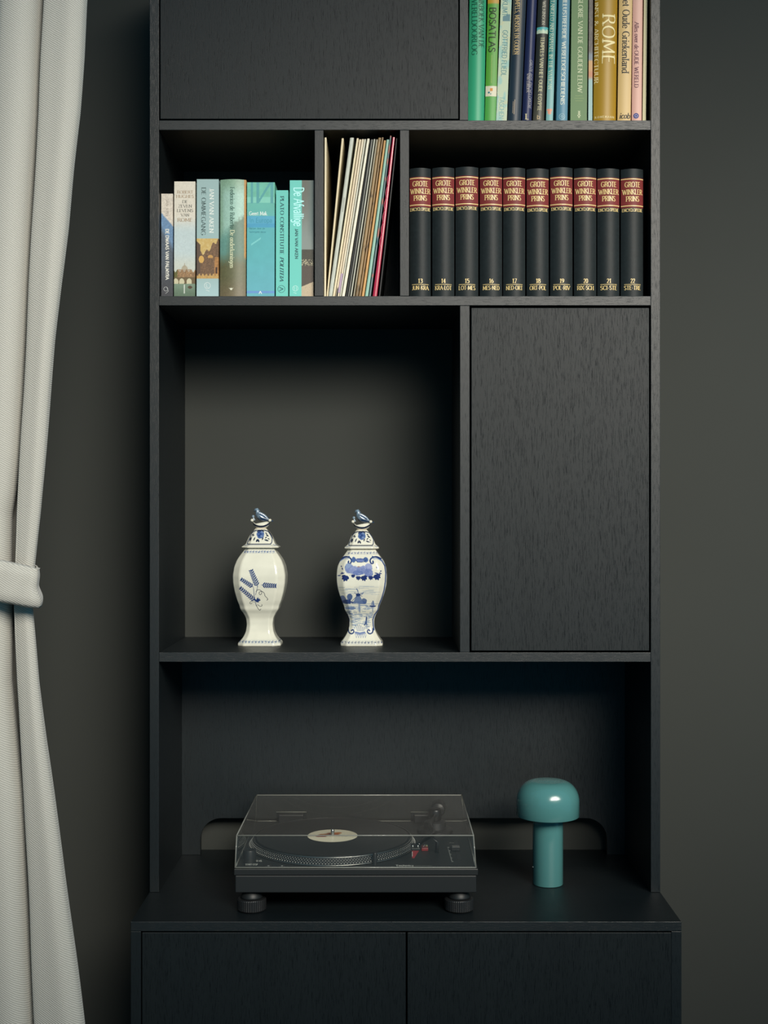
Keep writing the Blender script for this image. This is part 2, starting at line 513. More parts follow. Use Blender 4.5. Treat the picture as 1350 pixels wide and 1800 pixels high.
# lower back panel with the long cable opening
YP0, YP1 = 0.275, 0.293
def cutout_panel():
    def xp(px): return X(px, YP0)
    def zp(py): return Z(py, YP0)
    x0, x1, z0, z1 = XL1 + .0002, XR0 - .0002, ZT + .0004, Z(1163.5) - .0004
    cx0, cx1, cz = xp(352), xp(1067), zp(1438)
    r = 0.046
    arch = [(cx0, z0)]
    for i in range(13):
        a = PI - i / 12 * PI / 2
        arch.append((cx0 + r + r * math.cos(a), cz - r + r * math.sin(a)))
    for i in range(13):
        a = PI / 2 - i / 12 * PI / 2
        arch.append((cx1 - r + r * math.cos(a), cz - r + r * math.sin(a)))
    arch.append((cx1, z0))
    tops = [(x0 + .0, z1)] + [(p[0], z1) for p in arch] + [(x1, z1)]
    bots = [(x0, z0)] + arch + [(x1, z0)]
    verts, faces = [], []
    n = len(tops)
    for y in (YP0, YP1):
        for p in tops: verts.append((p[0], y, p[1]))
        for p in bots: verts.append((p[0], y, p[1]))
    o = 2 * n
    for i in range(n - 1):
        faces.append((i, n + i, n + i + 1, i + 1))
        faces.append((o + i, o + i + 1, o + n + i + 1, o + n + i))
        faces.append((i, i + 1, o + i + 1, o + i))
        faces.append((n + i, o + n + i, o + n + i + 1, n + i + 1))
    faces += [(0, o, o + n, n), (n - 1, 2 * n - 1, o + 2 * n - 1, o + n - 1)]
    me = mesh_from(verts, faces)
    bm = bmesh.new(); bm.from_mesh(me)
    bmesh.ops.remove_doubles(bm, verts=bm.verts, dist=1e-6)
    bmesh.ops.dissolve_degenerate(bm, dist=1e-6, edges=bm.edges)
    bmesh.ops.recalc_face_normals(bm, faces=bm.faces)
    bm.to_mesh(me); bm.free()
    return new_obj('back_panel', me, M_WV, bc)
cutout_panel()

# ------------------------------------------------------------------ sideboard
YS = -0.18
sb = empty('sideboard', (0, 0.07, 0), 'low black-stained oak sideboard, deeper than the bookcase it carries', 'sideboard')
SX0, SX1 = XL0 - .0006, XR1 + .0006
ZL = Z(1637, YS)
box('worktop', SX0, SX1, YS, YB, ZL, ZT - .0003, M_WH, sb, b)
box('side_panel', SX0, SX0 + .0185, YS, YB, 0.002, ZL - .0003, M_WV, sb, b)
box('side_panel', SX1 - .0185, SX1, YS, YB, 0.002, ZL - .0003, M_WV, sb, b)
box('bottom_panel', SX0 + .019, SX1 - .019, YS + .02, YB, 0.06, 0.078, M_WH, sb)
box('plinth', SX0 + .019, SX1 - .019, YS + .05, YS + .068, 0.002, 0.0598, M_WH, sb)
for p0, p1 in ((249.5, 713.3), (716.2, 1180.5)):
    box('door', X(p0, YS), X(p1, YS), YS + .0006, YS + .019, 0.066, Z(1639.5, YS), M_WD, sb, 0.0009)

# ------------------------------------------------------------------ books
def book(name, label, x0b, x1b, x0t, x1t, ytop, ybot, paint, Y=0.02, depth=0.20, curve=0.0, group=None, pybase=None,
         nu=2, nv=2, lean_ref=0.0, mat=None, cat='book', squeeze=0.15):
    """x?b / x?t: left and right edge of the spine in the photograph at ybot and at lean_ref"""
    mat = mat or M_PRINT
    z0, z1 = Z(ybot) + 0.0004, Z(ytop, Y)
    zr = Z(lean_ref, Y)
    xb0, xb1, xt0, xt1 = X(x0b, Y), X(x1b, Y), X(x0t, Y), X(x1t, Y)
    wd = ((xb1 - xb0) + (xt1 - xt0)) / 2 - 0.0003
    cb, ct = (xb0 + xb1) / 2, (xt0 + xt1) / 2
    lean = (ct - cb) / (zr - z0)
    root = empty(name, (cb, Y + depth / 2, z0), label, cat, group)
    def xc(z): return cb + lean * (z - z0)
    def yf(u): return Y + curve * (2 * u - 1) ** 2
    us = np.linspace(0, 1, max(nu, 2) if curve == 0 else max(nu, 9))
    prof = [(0.0, Y + depth)] + [(u, yf(u)) for u in us] + [(1.0, Y + depth)]
    rows = max(nv, 2)
    zs = np.linspace(z0, z1, rows)
    verts, uu, zz = [], [], []
    for z in zs:
        for u, y in prof:
            verts.append((xc(z) + (u - .5) * wd, y, z)); uu.append(u); zz.append(z)
    n = len(prof); faces = []
    for r in range(rows - 1):
        for i in range(n - 1):
            faces.append((r * n + i, r * n + i + 1, (r + 1) * n + i + 1, (r + 1) * n + i))
    # board thickness: inner shell, top and bottom rims
    th = min(0.0028, wd * .2)
    inner = [(th, Y + depth)] + [(th + (wd - 2 * th) * u, yf(u) + th) for u in us] + [(wd - th, Y + depth)]
    base = len(verts)
    for z in (z0, z1):
        for a, y in inner:
            verts.append((xc(z) - wd / 2 + a, y, z)); uu.append(a / wd); zz.append(z)
    top0 = (rows - 1) * n
    for i in range(n - 1):
        faces.append((top0 + i, top0 + i + 1, base + n + i + 1, base + n + i))
        faces.append((i + 1, i, base + i, base + i + 1))
        faces.append((base + i + 1, base + i, base + n + i, base + n + i + 1))
    for i, j in ((0, base), (n - 1, base + n - 1)):
        for r in range(1):
            f = (i, base + (0 if i == 0 else n - 1), base + n + (0 if i == 0 else n - 1), top0 + i)
            faces.append(f if i == 0 else f[::-1])
    me = mesh_from(verts, faces)
    uu = np.array(uu); zz = np.array(zz)
    vy = np.array([v[1] for v in verts]); vx = np.array([v[0] for v in verts])
    pxs = CX + vx * D / (PX * (D + Y)); pys = CY - (zz - ZC) * D / (PX * (D + Y))
    if callable(paint): rgb = paint(uu, pxs, pys)
    else: rgb = np.tile(np.array(paint, float), (len(verts), 1))
    set_col(me, lin(rgb) * .93)
    if curve > 0:
        me.polygons.foreach_set('use_smooth', [True] * len(me.polygons))
    cover = new_obj('cover', me, mat, root)
    if curve > 0: sharp(cover, 40)
    # text block
    pz0, pz1 = z0 + .002, z1 - .0035
    pv = []
    for z in (pz0, pz1):
        for a, y in ((th + .0002, Y + curve + th + .002), (wd - th - .0002, Y + curve + th + .002), (wd - th - .0002, Y + depth - .003), (th + .0002, Y + depth - .003)):
            pv.append((xc(z) - wd / 2 + a, y, z))
    new_obj('pages', mesh_from(pv, [(0, 3, 2, 1), (4, 5, 6, 7), (0, 1, 5, 4), (1, 2, 6, 5), (2, 3, 7, 6), (3, 0, 4, 7)]), M_PAGES, root)
    def surf(px, py, off=None):
        off = (0.0003 if curve > 0 else 0.00012) if off is None else off
        z = Z(py, Y); x = X(px, Y)
        u = (x - xc(z)) / wd + .5
        u = min(max(u, 0.0), 1.0)
        return (xc(z) + (u - .5) * wd, yf(u) - off, z)
    return root, surf

def solid(*c): return c

# --- lower shelf: ten encyclopedia volumes
VOLS = [(720.3, 757.5, 295, '13', 'JUN-KRA'), (760, 799, 294, '14', 'KRA-LOT'), (801, 841.3, 293, '15', 'LOT-MES'), (844, 883.3, 294, '16', 'MES-NED'),
        (885, 924, 294.5, '17', 'NED-ORT'), (926.5, 965.5, 296, '18', 'ORT-POL'), (968, 1007.5, 294, '19', 'POL-RIV'), (1010, 1049.3, 295, '20', 'RIX-SCH'),
        (1051, 1090, 296, '21', 'SCI-STE'), (1092.5, 1132, 296.5, '22', 'STE-TRE')]
GOLD = plain('gold_foil', (232, 205, 140), 0.35, 0.5)
def enc_paint(top):
    def f(u, px, py):
        base = np.tile(np.array((30., 37., 39.)), (len(u), 1))
        n = fbm(px * .6, py * .25, 3)[:, None]
        base = base * (0.86 + .28 * n)
        red = np.array((124., 50., 50.)) * (0.94 + .12 * n)
        m = (sstep(top + 15.6, top + 16.0, py) * (1 - sstep(top + 68.3, top + 68.7, py)))[:, None]
        return base * (1 - m) + red * m
    return f
for x0, x1, top, num, rng in VOLS:
    root, sf = book('encyclopedia_volume', 'black encyclopedia volume with red title label, numbered %s, %s' % (num, rng), x0, x1, x0, x1, top, 520.5,
                    enc_paint(top), Y=0.012, depth=0.19, curve=0.0085, nu=13, nv=330, mat=M_CLOTH, group='encyclopedia volumes on the right shelf')
    c = (x0 + x1) / 2; t0 = top - 295
    def band(y, h, xa=None, xb=None, n=12):
        xa = x0 + .2 if xa is None else xa; xb = x1 - .2 if xb is None else xb
        return [[(xa + (xb - xa) * i / n, y), (xa + (xb - xa) * (i + 1) / n, y), (xa + (xb - xa) * (i + 1) / n, y + h), (xa + (xb - xa) * i / n, y + h)] for i in range(n)]
    text_obj('title', 'GROTE', (c, 327 + t0), 27, 8.6, sf, GOLD, root, SERIFB, center=True)
    text_obj('title', 'WINKLER', (c, 340 + t0), 34.5, 8.6, sf, GOLD, root, SERIFB, center=True)
    text_obj('title', 'PRINS', (c, 352.2 + t0), 23, 8.6, sf, GOLD, root, SERIFB, center=True)
    text_obj('subtitle', 'ENCYCLOPEDIE', (c, 370.2 + t0), 35.5, 5.2, sf, GOLD, root, SERIFB, center=True)
    text_obj('volume_number', num, (c, 497.3), 7.6, 7.2, sf, GOLD, root, SERIFB, center=True)
    text_obj('volume_range', rng, (c, 509.2), 29, 6.8, sf, GOLD, root, SERIFB, center=True, extra=None)
    for bb_ in (band(312.2 + t0, 1.5), band(359.3 + t0, 1.5), band(499.4, .8, c - 14.5, c + 14.5)):
        marks('gold_line', bb_, sf, GOLD, root)

# --- lower shelf: seven paperbacks on the left
GL = 'paperbacks on the left shelf'
def mix(a, b, t): return a * (1 - t[:, None]) + b * t[:, None]
def arr(c, n): return np.tile(np.array(c, float), (n, 1))
def p_dwaas(u, px, py):
    n = len(u); c = arr((222, 212, 198), n)
    edge = 372 + (px - 283) * 1.15 + 3 * fbm(px * .3, py * .3, 1)
    c = mix(c, arr((112, 146, 182), n), sstep(edge - 1.5, edge + 1.5, py))
    e2 = 398 + (px - 283) * 1.7
    c = mix(c, arr((86, 96, 108), n), sstep(e2 - 8, e2 + 14, py))
    c = mix(c, arr((64, 62, 66), n), sstep(440, 520, py) * .8)
    return c * (.86 + .28 * fbm(px * .5 + py * .3, py * .5 - px * .2, 4))[:, None]
r, sf = book('paperback', 'slim paperback with cream top and blue-grey diagonal pattern, leftmost on its shelf', 283.4, 304, 283.4, 304, 340.5, 520.5, p_dwaas, Y=.016, nu=24, nv=180, group=GL)
text_obj('author', 'JAN VAN', (291.8, 350), 30, 4.6, sf, ink((150, 140, 128)), r, THIN, True)
text_obj('title', 'DE DWAAS VAN PALMYRA', (291.3, 402.5), 89, 5.4, sf, ink((228, 226, 215)), r, SANSB, True)
marks('emblem', ring_polys(291.5, 508, 3.2, .8) + line_polys([(293, 504), (296, 512), (291, 516)], .8), sf, ink((170, 172, 172)), r)

def p_rome(u, px, py):
    n = len(u); c = arr((226, 219, 204), n)
    c = mix(c, arr((196, 212, 214), n), sstep(375, 410, py))
    c = mix(c, arr((205, 208, 196), n), sstep(440, 468, py) * .8)
    N = fbm(px * .5, py * .5, 7)
    # dome and drum
    dome = ((px - 324.5) ** 2 / 30 + (py - 474) ** 2 / 60 < 1) & (py < 476)
    c[dome] = (178, 168, 146)
    c[(abs(px - 324.5) < .6) & (py > 463) & (py < 468)] = (170, 160, 140)
    c[(abs(px - 324.5) < 12) & (py > 473) & (py < 479)] = (176, 160, 138)
    town = (py > 476 + 2.5 * np.sin(px * .8) ) & (py < 489)
    tc = arr((150, 118, 84), n) * (.6 + .9 * fbm(px * .9, py * .9, 9))[:, None]
    c[town] = tc[town]
    gl = town & (px < 312); c[gl] = (tc * np.array((.65, .8, .6)))[gl]
    br = (py >= 487.5) & (py < 499)
    c[br] = (108, 92, 64)
    for cx in (309, 319.5, 332.5):
        a = br & (((px - cx) / 4.6) ** 2 + ((py - 496) / 6.6) ** 2 < 1) & (py > 489.5)
        c[a] = (206, 200, 168)
    wt = py >= 499
    wc = mix(arr((120, 142, 122), n), arr((96, 118, 98), n), sstep(499, 520, py))
    c[wt] = wc[wt]
    boat = ((px - 334) / 4) ** 2 + ((py - 505) / 2.6) ** 2 < 1
    c[boat] = (84, 66, 46)
    c[(abs(px - 324) < .9) & (py > 500) & (py < 516)] = (206, 214, 204)
    return c * (.95 + .1 * N)[:, None]
r, sf = book('paperback', 'cream paperback with a painted dome and bridge at the foot of its spine', 306, 342.6, 306, 343.6, 319, 520.5, p_rome, Y=.014, nu=60, nv=300, group=GL, lean_ref=319)
BR, GR = ink((165, 145, 122)), ink((112, 112, 106))
for s, y, L, H, m in (('ROBERT', 340, 28, 5, BR), ('HUGHES', 347.8, 31, 5, BR), ('DE', 357, 9.5, 5, GR), ('ZEVEN', 364.8, 24, 5, GR), ('LEVENS', 372.6, 28.5, 5, GR), ('VAN', 380.4, 14.5, 5, GR), ('ROME', 389.4, 26.5, 5.8, BR)):
    text_obj('title', s, (325.3, y), L, H, sf, m, r, SERIF, center=True)

def p_omme(u, px, py):
    n = len(u); c = arr((160, 188, 188), n)
    c = mix(c, arr((170, 200, 204), n), sstep(480, 520, py))
    pic = (py > 419) & (py < 490)
    N = fbm(px * .35, py * .35, 12); N2 = fbm(px * .9, py * .9, 15)
    q = arr((202, 172, 104), n)
    q = mix(q, arr((214, 190, 130), n), sstep(.4, .7, N))
    w1 = py > 444 + 4 * np.sin(px * .55) - (px > 362) * (px - 362) * 1.1
    q[w1] = (arr((118, 90, 66), n) * (.6 + .8 * N2)[:, None])[w1]
    lt = (px < 352) & (py > 424 + (px - 346)); q[lt] = (92, 74, 62)
    ar = ((px - 354) / 4.6) ** 2 + ((py - 456) / 6.5) ** 2 < 1; q[ar] = (212, 168, 92)
    ar = (((px - 370) / 4.5) ** 2 + ((py - 452) / 4) ** 2 < 1) & (py < 453); q[ar] = (196, 150, 84)
    rt = (px > 377) & (py > 452); q[rt] = (arr((170, 122, 72), n) * (.8 + .4 * N)[:, None])[rt]
    a3 = (abs(px - 380.5) < 1.8) & (py > 470) & (py < 481); q[a3] = (70, 48, 38)
    gr = py > 483 + 2 * np.sin(px); q[gr] = (arr((196, 158, 96), n) * (.8 + .4 * N2)[:, None])[gr]
    c[pic] = q[pic]
    return c
r, sf = book('paperback', 'pale blue paperback with a brown painting of ruined arches on its spine', 345.6, 383.9, 345.8, 384.6, 315, 520.5, p_omme, Y=.012, nu=70, nv=280, group=GL, lean_ref=315)
text_obj('title', 'DE OMMEGANG', (354.5, 329.5), 84, 7.4, sf, ink((72, 92, 92)), r, SERIF, True, -.8)
text_obj('author', 'JAN VAN AKEN', (368.8, 331), 78.5, 7.2, sf, ink((226, 232, 226)), r, SERIFB, True, -.8)
marks('emblem', ring_polys(364.5, 502, 4.9, .8) + line_polys([(363, 499), (363, 505), (366, 505)], .8) + line_polys([(362, 510), (368, 512)], .8), sf, ink((214, 224, 222)), r)

def p_onder(u, px, py):
    n = len(u); N = fbm(px * .08, py * .06, 21); N2 = fbm(px * .5, py * .5, 22)
    c = mix(arr((138, 172, 148), n), arr((166, 204, 190), n), sstep(318, 345, py) * sstep(386, 396, px))
    c = mix(c, arr((112, 160, 150), n), sstep(395, 425, py + 20 * (N - .5)))
    ridge = 392 - (px - 404) * .75 + 10 * N2
    hill = sstep(ridge - 4, ridge + 6, py) * sstep(400, 412, px + .1 * py - 38)
    c = mix(c, arr((98, 128, 112), n), hill)
    c = mix(c, arr((104, 104, 76), n), sstep(440, 470, py + 14 * (N2 - .5)))
    c = mix(c, arr((116, 106, 82), n), sstep(480, 520, py))
    orange = sstep(428.3, 429.0, px) * (1 - sstep(448, 458, py))
    c = mix(c, arr((186, 138, 72), n), orange)
    return c * (.92 + .16 * N2)[:, None]
r, sf = book('paperback', 'thick green paperback with rounded spine, misty hill picture and an orange right edge', 386.2, 431.5, 386.2, 432.8, 315, 520.5, p_onder, Y=.010, curve=.006, nu=70, nv=220, group=GL, lean_ref=315)
text_obj('author', 'Federico de Roberto', (404.6, 329), 72.5, 7.6, sf, ink((62, 98, 88)), r, SERIF, True)
text_obj('title', 'De onderkoningen', (404.6, 404.5), 66.5, 7.6, sf, ink((216, 220, 186)), r, SERIF, True, -.5)
marks('emblem', disc_poly(406.3, 508, 2.1) + line_polys([(402.5, 506), (405, 508)], .7) + line_polys([(410, 506), (407.5, 508)], .7), sf, ink((222, 222, 200)), r)

def p_eur(u, px, py):
    n = len(u); N = fbm(px * .1, py * .1, 31)
    c = mix(arr((104, 184, 172), n), arr((92, 178, 184), n), sstep(360, 400, py))
    c = mix(c, arr((100, 176, 190), n), sstep(430, 520, py))
    # iron bridge shapes at the top
    gird = (abs(px - 443) < 1.8) | (abs(px - 453) < 2.4) | (abs((px - 476) + (py - 320) * .62) < 2.2) | (abs(px - 478) < 2.2)
    gird &= (py < 357)
    c[gird] = (88, 164, 166)
    lp = (~gird) & (py < 356) & (py > 346); c[lp] = (132, 206, 188)
    c[(~gird) & (py <= 346)] = (arr((112, 190, 168), n) * (.95 + .1 * N)[:, None])[(~gird) & (py <= 346)]
    bd = (py > 380) & (py < 393); c[bd] = (86, 170, 200)
    bd = (py >= 393) & (py < 400); c[bd] = (74, 160, 196)
    st = (abs((py - 423) + (px - 452) * .7) < 1.5) & (px > 442) & (px < 458); c[st] = (126, 206, 206)
    bl = (py > 511.5) & (py < 515); c[bl] = (104, 150, 208)
    return c * (.97 + .06 * N)[:, None]
r, sf = book('paperback', 'wide turquoise paperback with a faint iron bridge print and short horizontal title', 433.8, 482.4, 434.2, 483.2, 320.5, 520.5, p_eur, Y=.012, nu=50, nv=200, group=GL, lean_ref=320)
W_ = ink((226, 236, 232))
text_obj('author', 'Geert Mak', (438.2, 378.3), 31, 6.4, sf, W_, r, SERIFB)
text_obj('title', 'In Europa', (438.6, 391), 39.5, 8, sf, ink((62, 146, 168)), r, (False, .1, .09, 0, .03))
text_obj('subtitle', 'Reizen door de', (438.4, 403), 27, 3.2, sf, ink((58, 134, 148)), r, SANS)
text_obj('subtitle', 'twintigste eeuw', (438.4, 409), 29, 3.2, sf, ink((58, 134, 148)), r, SANS)
marks('emblem', line_polys([(455.4, 516.5), (457.6, 511.8), (459.8, 516.5)], 1.2), sf, W_, r)

r, sf = book('paperback', 'thin plain turquoise paperback, shorter than both its neighbours', 484.8, 506.4, 485, 506.8, 334.5, 520.5, solid(110, 204, 192), Y=.012, group=GL, lean_ref=334)
DK = ink((30, 78, 86))
text_obj('title', 'PLATO CONSTITUTIE', (492.8, 345), 102.5, 6.2, sf, DK, r, SERIFB, True, -.4)
text_obj('title', 'POLITEIA', (492.4, 452), 42, 6.2, sf, DK, r, (True, .19, .08, .25, .02), True, -.4)
marks('emblem', ring_polys(494.6, 508, 5.9, .6, 28) + line_polys([(491, 511), (497.8, 508), (491, 505)], 1.2)[:2], sf, DK, r)

def p_afv(u, px, py):
    n = len(u); c = arr((110, 206, 194), n)
    ph = px > 530.6 - (py - 317) * .004
    N = fbm(px * .3, py * .12, 41); N2 = fbm(px * 1.2, py * 1.2, 42)
    q = mix(arr((104, 104, 96), n), arr((136, 146, 142), n), sstep(330, 440, py + 20 * N))
    q = mix(q, arr((92, 112, 112), n), sstep(537, 550, px) * (1 - sstep(390, 440, py)) * .7)
    s = py > 438.5; q[s] = (arr((70, 68, 58), n) * (.8 + .4 * N2)[:, None])[s]
    cr = (py > 456) & (py < 467) & (N2 > .52); q[cr] = (190, 180, 150)
    d = (py > 467); q[d] = (arr((84, 74, 66), n) * (.9 + .2 * N2)[:, None])[d]
    sn = py > 504 - (px - 530) * .42; q[sn] = (arr((196, 178, 150), n) * (.88 + .24 * N2)[:, None])[sn]
    c[ph] = q[ph]
    return c
r, sf = book('paperback', 'turquoise paperback with a grey seaside photo down its right half', 508.8, 551.0, 509.3, 551.8, 317, 520.5, p_afv, Y=.012, nu=60, nv=260, group=GL, lean_ref=317)
text_obj('title', 'De Afvallige', (516.8, 329.5), 68, 17, sf, ink((190, 252, 248)), r, (False, .14, .10, 0, .0), True, -.4)
text_obj('author', 'JAN VAN AKEN', (519, 402), 53, 5, sf, ink((50, 96, 98)), r, SANSB, True, -.2)
marks('emblem', ring_polys(519.2, 507, 4.3, .7) + line_polys([(517.5, 504), (517.5, 510)], .7) + line_polys([(521, 504), (521, 510)], .7) + line_polys([(516, 514), (521, 516)], .7), sf, ink((196, 236, 228)), r)

# --- top shelf: tall art books; their upper ends are above the frame
GT = 'tall books on the top right shelf'
YT = .016
def tall(label, x0b, x1b, x0t, x1t, paint, top=-70, curve=.0, nu=2, nv=2, depth=.22, mat=None, Y=YT):
    return book('hardback_book', label, x0b, x1b, x0t, x1t, top, 211.5, paint, Y=Y, depth=depth, curve=curve, nu=nu, nv=nv, group=GT, mat=mat)
r, sf = tall('emerald green hardback, leftmost of the tall books', 823.0, 851.0, 824.8, 855.8, solid(52, 166, 122), -60, .006, 11)
INKG = ink((20, 92, 66))
text_obj('title', 'GEDENKBOEK VAN DE', (841.8, -34), 118, 9, sf, INKG, r, SERIF, True)
text_obj('title', 'WERELDOORLOG', (829.6, -6), 102.5, 9.2, sf, INKG, r, SERIF, True)
def p_bos(u, px, py):
    n = len(u); c = arr((84, 158, 48), n)
    c = mix(c, arr((74, 160, 66), n), sstep(165, 172, py))
    c = mix(c, arr((196, 150, 40), n), 1 - sstep(4, 8, py))
    w = (py > 151) & (py < 169.3); c[w] = (218, 212, 186)
    return c
r, sf = tall('bright green hardback with a cream square label near its foot', 852.4, 871.6, 857.2, 877.8, p_bos, -45, .002, 9, 560)
text_obj('title', 'BOSATLAS', (860.9, 13), 78.5, 11, sf, ink((24, 56, 20)), r, (False, .15, .13, 0, .04), True, -1.8)
_m = marks('fine_print', [[(863.3 - i * .03, 97 + i * 1.9), (865.6 - i * .03, 97 + i * 1.9), (865.6 - i * .03, 98.1 + i * 1.9), (863.3 - i * .03, 98.1 + i * 1.9)] for i in range(26)], sf, ink((150, 186, 100)), r); _m['kind'] = 'stuff'
marks('label_mark', [[(861.5, 155), (866, 155), (866, 160), (861.5, 160)]], sf, ink((214, 140, 60)), r)
marks('label_mark', disc_poly(859.4, 162.5, 1.7) + disc_poly(862.6, 165, .9), sf, ink((40, 120, 130)), r)
def p_kli(u, px, py):
    n = len(u); N = fbm(px * .15, py * .07, 51)
    c = mix(arr((192, 206, 176), n), arr((156, 196, 184), n), sstep(.45, .62, N))
    c = mix(c, arr((206, 202, 160), n), sstep(.55, .7, fbm(px * .1, py * .1, 55)) * .7)
    d = (py < 37) & (py > 28 - (px - 882) * .3 + 3 * N) & (px > 884) & (px < 897); c[d] = (86, 130, 138)
    return c
r, sf = tall('pale mint hardback with sketchy blue hand lettering', 872.0, 890.6, 880.3, 899.8, p_kli, -50, 0, 20, 240)
IK = ink((70, 132, 140))
HAND = (False, .12, .1, 0.05, .02)
text_obj('title', 'GUSTAV KLIMT', (885.2, -42), 70, 8.5, sf, IK, r, HAND, True, -2)
text_obj('author', 'GOTTFRIED FLIEDL', (884, 53), 81, 8.4, sf, IK, r, HAND, True, -3)
text_obj('publisher', 'TASCHEN', (878.6, 169.5), 39, 7.8, sf, ink((120, 170, 170)), r, HAND, True, -1)
r, sf = tall('dark navy hardback with a gold-framed title panel', 892.4, 915.8, 901.8, 925.5, solid(34, 50, 64), -58, .005, 11, mat=M_PRINT)
GD = ink((206, 178, 128))
text_obj('title', 'TEMPELS, MENSEN EN GODEN', (906.4, -9), 104.5, 7.8, sf, GD, r, SERIFB, True, -2.5)
marks('gold_line', line_polys([(904.2, -12), (901.8, 96)], .7) + line_polys([(917.2, -12), (913.4, 96)], .7), sf, ink((150, 134, 96)), r)
marks('publisher', line_polys([(905, 175), (903.4, 201)], 1.2) + line_polys([(902.2, 178), (901.0, 199)], .7), sf, ink((176, 158, 138)), r)
r, sf = tall('indigo blue hardback with an L emblem at its foot', 918.6, 933.6, 926.4, 945.3, solid(36, 44, 84), -66, .005, 11)
text_obj('title', 'GROTE REIS-ENCYCLOPEDIE', (931.6, 105), 85, 4.8, sf, ink((176, 174, 180)), r, (False, .1, .09, .22, .02), True, -3)
text_obj('title', 'VAN EUROPA', (926.4, 129), 33, 4.2, sf, ink((190, 180, 172)), r, SERIF, True, -1)
text_obj('emblem', 'L', (923.6, 209.6), 6, 9.5, sf, ink((216, 204, 160)), r, SERIFB)
def p_temp(u, px, py):
    n = len(u); c = arr((44, 46, 42), n)
    c = mix(c, arr((92, 88, 74), n), sstep(150, 212, py) * .75)
    w = (py > 47.5) & (py < 58.5); c[w] = (196, 214, 188)
    t = (py > 47.5) & (py < 52 + 1.5 * np.sin(px * .9)); c[t] = (84, 176, 178)
    return c
r, sf = tall('black hardback with a small pale and turquoise band across the spine', 936.8, 956.6, 946.4, 965.8, p_temp, -40, .004, 9, 500)
text_obj('author', 'TOBY WILKINSON'[5:], (954.0, 2.5), 41, 5.4, sf, ink((190, 184, 164)), r, SERIF, True, -1.5)
text_obj('author', 'R.', (954.4, -8), 8, 5.4, sf, ink((190, 184, 164)), r, SERIF, True)
text_obj('title', 'TEMPELS VAN HET OUDE EGYPTE', (950.8, 65), 130, 6.4, sf, ink((196, 190, 152)), r, SERIFB, True, -6)
marks('emblem', ring_polys(946.4, 206.5, 1.9, .8) + line_polys([(944.6, 202), (944.6, 210)], .9), sf, ink((206, 178, 140)), r)
def p_mich(u, px, py):
    n = len(u); c = arr((30, 128, 126), n)
    c = mix(c, arr((128, 178, 176), n), sstep(85, 165, py))
    b_ = (py > 191) & (py < 201.5) & (abs(px - (966 - (py - 196) * .03)) < 5 - (py - 191) * .3); c[b_] = (222, 150, 120)
    return c
r, sf = tall('narrow teal book fading to pale blue with a coral mark near its foot', 960.0, 972.0, 966.6, 979.2, p_mich, -30, .0015, 9, 300)
text_obj('title', 'MICHELANGELO AND RAPHAEL IN THE VATICAN', (969.3, -22), 179, 6.2, sf, ink((196, 214, 190)), r, SERIF, True, -6)
r, sf = tall('mid blue hardback with white spaced title', 978.2, 997.6, 982.4, 1002.5, solid(86, 138, 160), -62, .003, 9)
text_obj('title', 'GEILLUSTREERDE WERELDGESCHIEDENIS', (989.9, -14), 198, 6.8, sf, ink((222, 226, 212)), r, SERIFB, True, -4.6)
marks('emblem', ring_polys(987.8, 205, 4.6, .7, 24) + ring_polys(987.8, 205, 1.6, .7, 12), sf, ink((176, 206, 210)), r)
r, sf = tall('moss green hardback with pale spaced title', 1002.8, 1031.3, 1004.3, 1034.0, solid(84, 122, 68), -56, 0)
PG = ink((202, 206, 170))
text_obj('title', 'GLORIE VAN DE GOUDEN EEUW', (1016.6, -5), 167.5, 8, sf, PG, r, SERIF, True, -1.3)
marks('subtitle', [[(1009 + a, y), (1026 - a, y), (1026 - a, y + 1), (1009 + a, y + 1)] for a, y in ((2, 168), (0, 172.4), (2, 176.8))], sf, ink((134, 156, 104)), r)
marks('emblem', line_polys([(1016, 195), (1020, 199), (1015, 203), (1019.5, 207)], .9) + line_polys([(1020, 195), (1016, 199), (1020.5, 203), (1016, 207)], .9) + line_polys([(1018, 195), (1018, 208)], .6), sf, PG, r)
def p_thin(u, px, py):
    n = len(u); N = fbm(px * .8, py * .3, 61)
    c = arr((96, 86, 80), n) * (.5 + .9 * N)[:, None]
    c = mix(c, arr((120, 130, 140), n), sstep(88, 98, py))
    c = mix(c, arr((200, 152, 96), n), sstep(104, 108, py))
    c = mix(c, arr((196, 130, 92), n), sstep(122, 128, py))
    c = mix(c, arr((150, 184, 182), n), sstep(133, 142, py))
    return c
r, sf = tall('very thin book with mottled brown, orange and pale blue spine, left of the gold one', 1034.2, 1041.0, 1035.0, 1042.6, p_thin, -20, 0, 6, 200)
r, sf = tall('thick shiny ochre gold hardback with large cream lettering', 1044.6, 1083.6, 1046.2, 1087.4, solid(172, 134, 34), -64, .008, 13)
CR = ink((240, 224, 170))
text_obj('title', 'ROME', (1059.4, 25), 87, 22, sf, CR, r, (True, .12, .055, 0, .06), True, -.6)
text_obj('subtitle', 'KUNST & ARCHITECTUUR', (1045.6, -12), 157, 6.6, sf, CR, r, SERIF, True, -.2)
text_obj('publisher', 'KONEMANN', (1046.5, 207), 33.5, 3.4, sf, CR, r, (True, .15, .1, 0, .3))
r, sf = tall('tan yellow hardback with black lettering, right of the gold one', 1085.6, 1108.8, 1088.6, 1112.0, solid(212, 178, 116), -36, .002, 9)
BK = ink((36, 34, 28))
text_obj('title', 'Het Oude Griekenland', (1095.0, -10), 138.5, 12.2, sf, BK, r, SERIF, True, -1.6)
text_obj('publisher', 'icob', (1088.6, 208.2), 18.5, 9.5, sf, BK, r, (False, .17, .08, .22, .0))
r, sf = tall('soft pink hardback with a round blue emblem near its foot', 1110.4, 1128.3, 1112.8, 1129.8, solid(218, 168, 152), -50, .0015, 9)
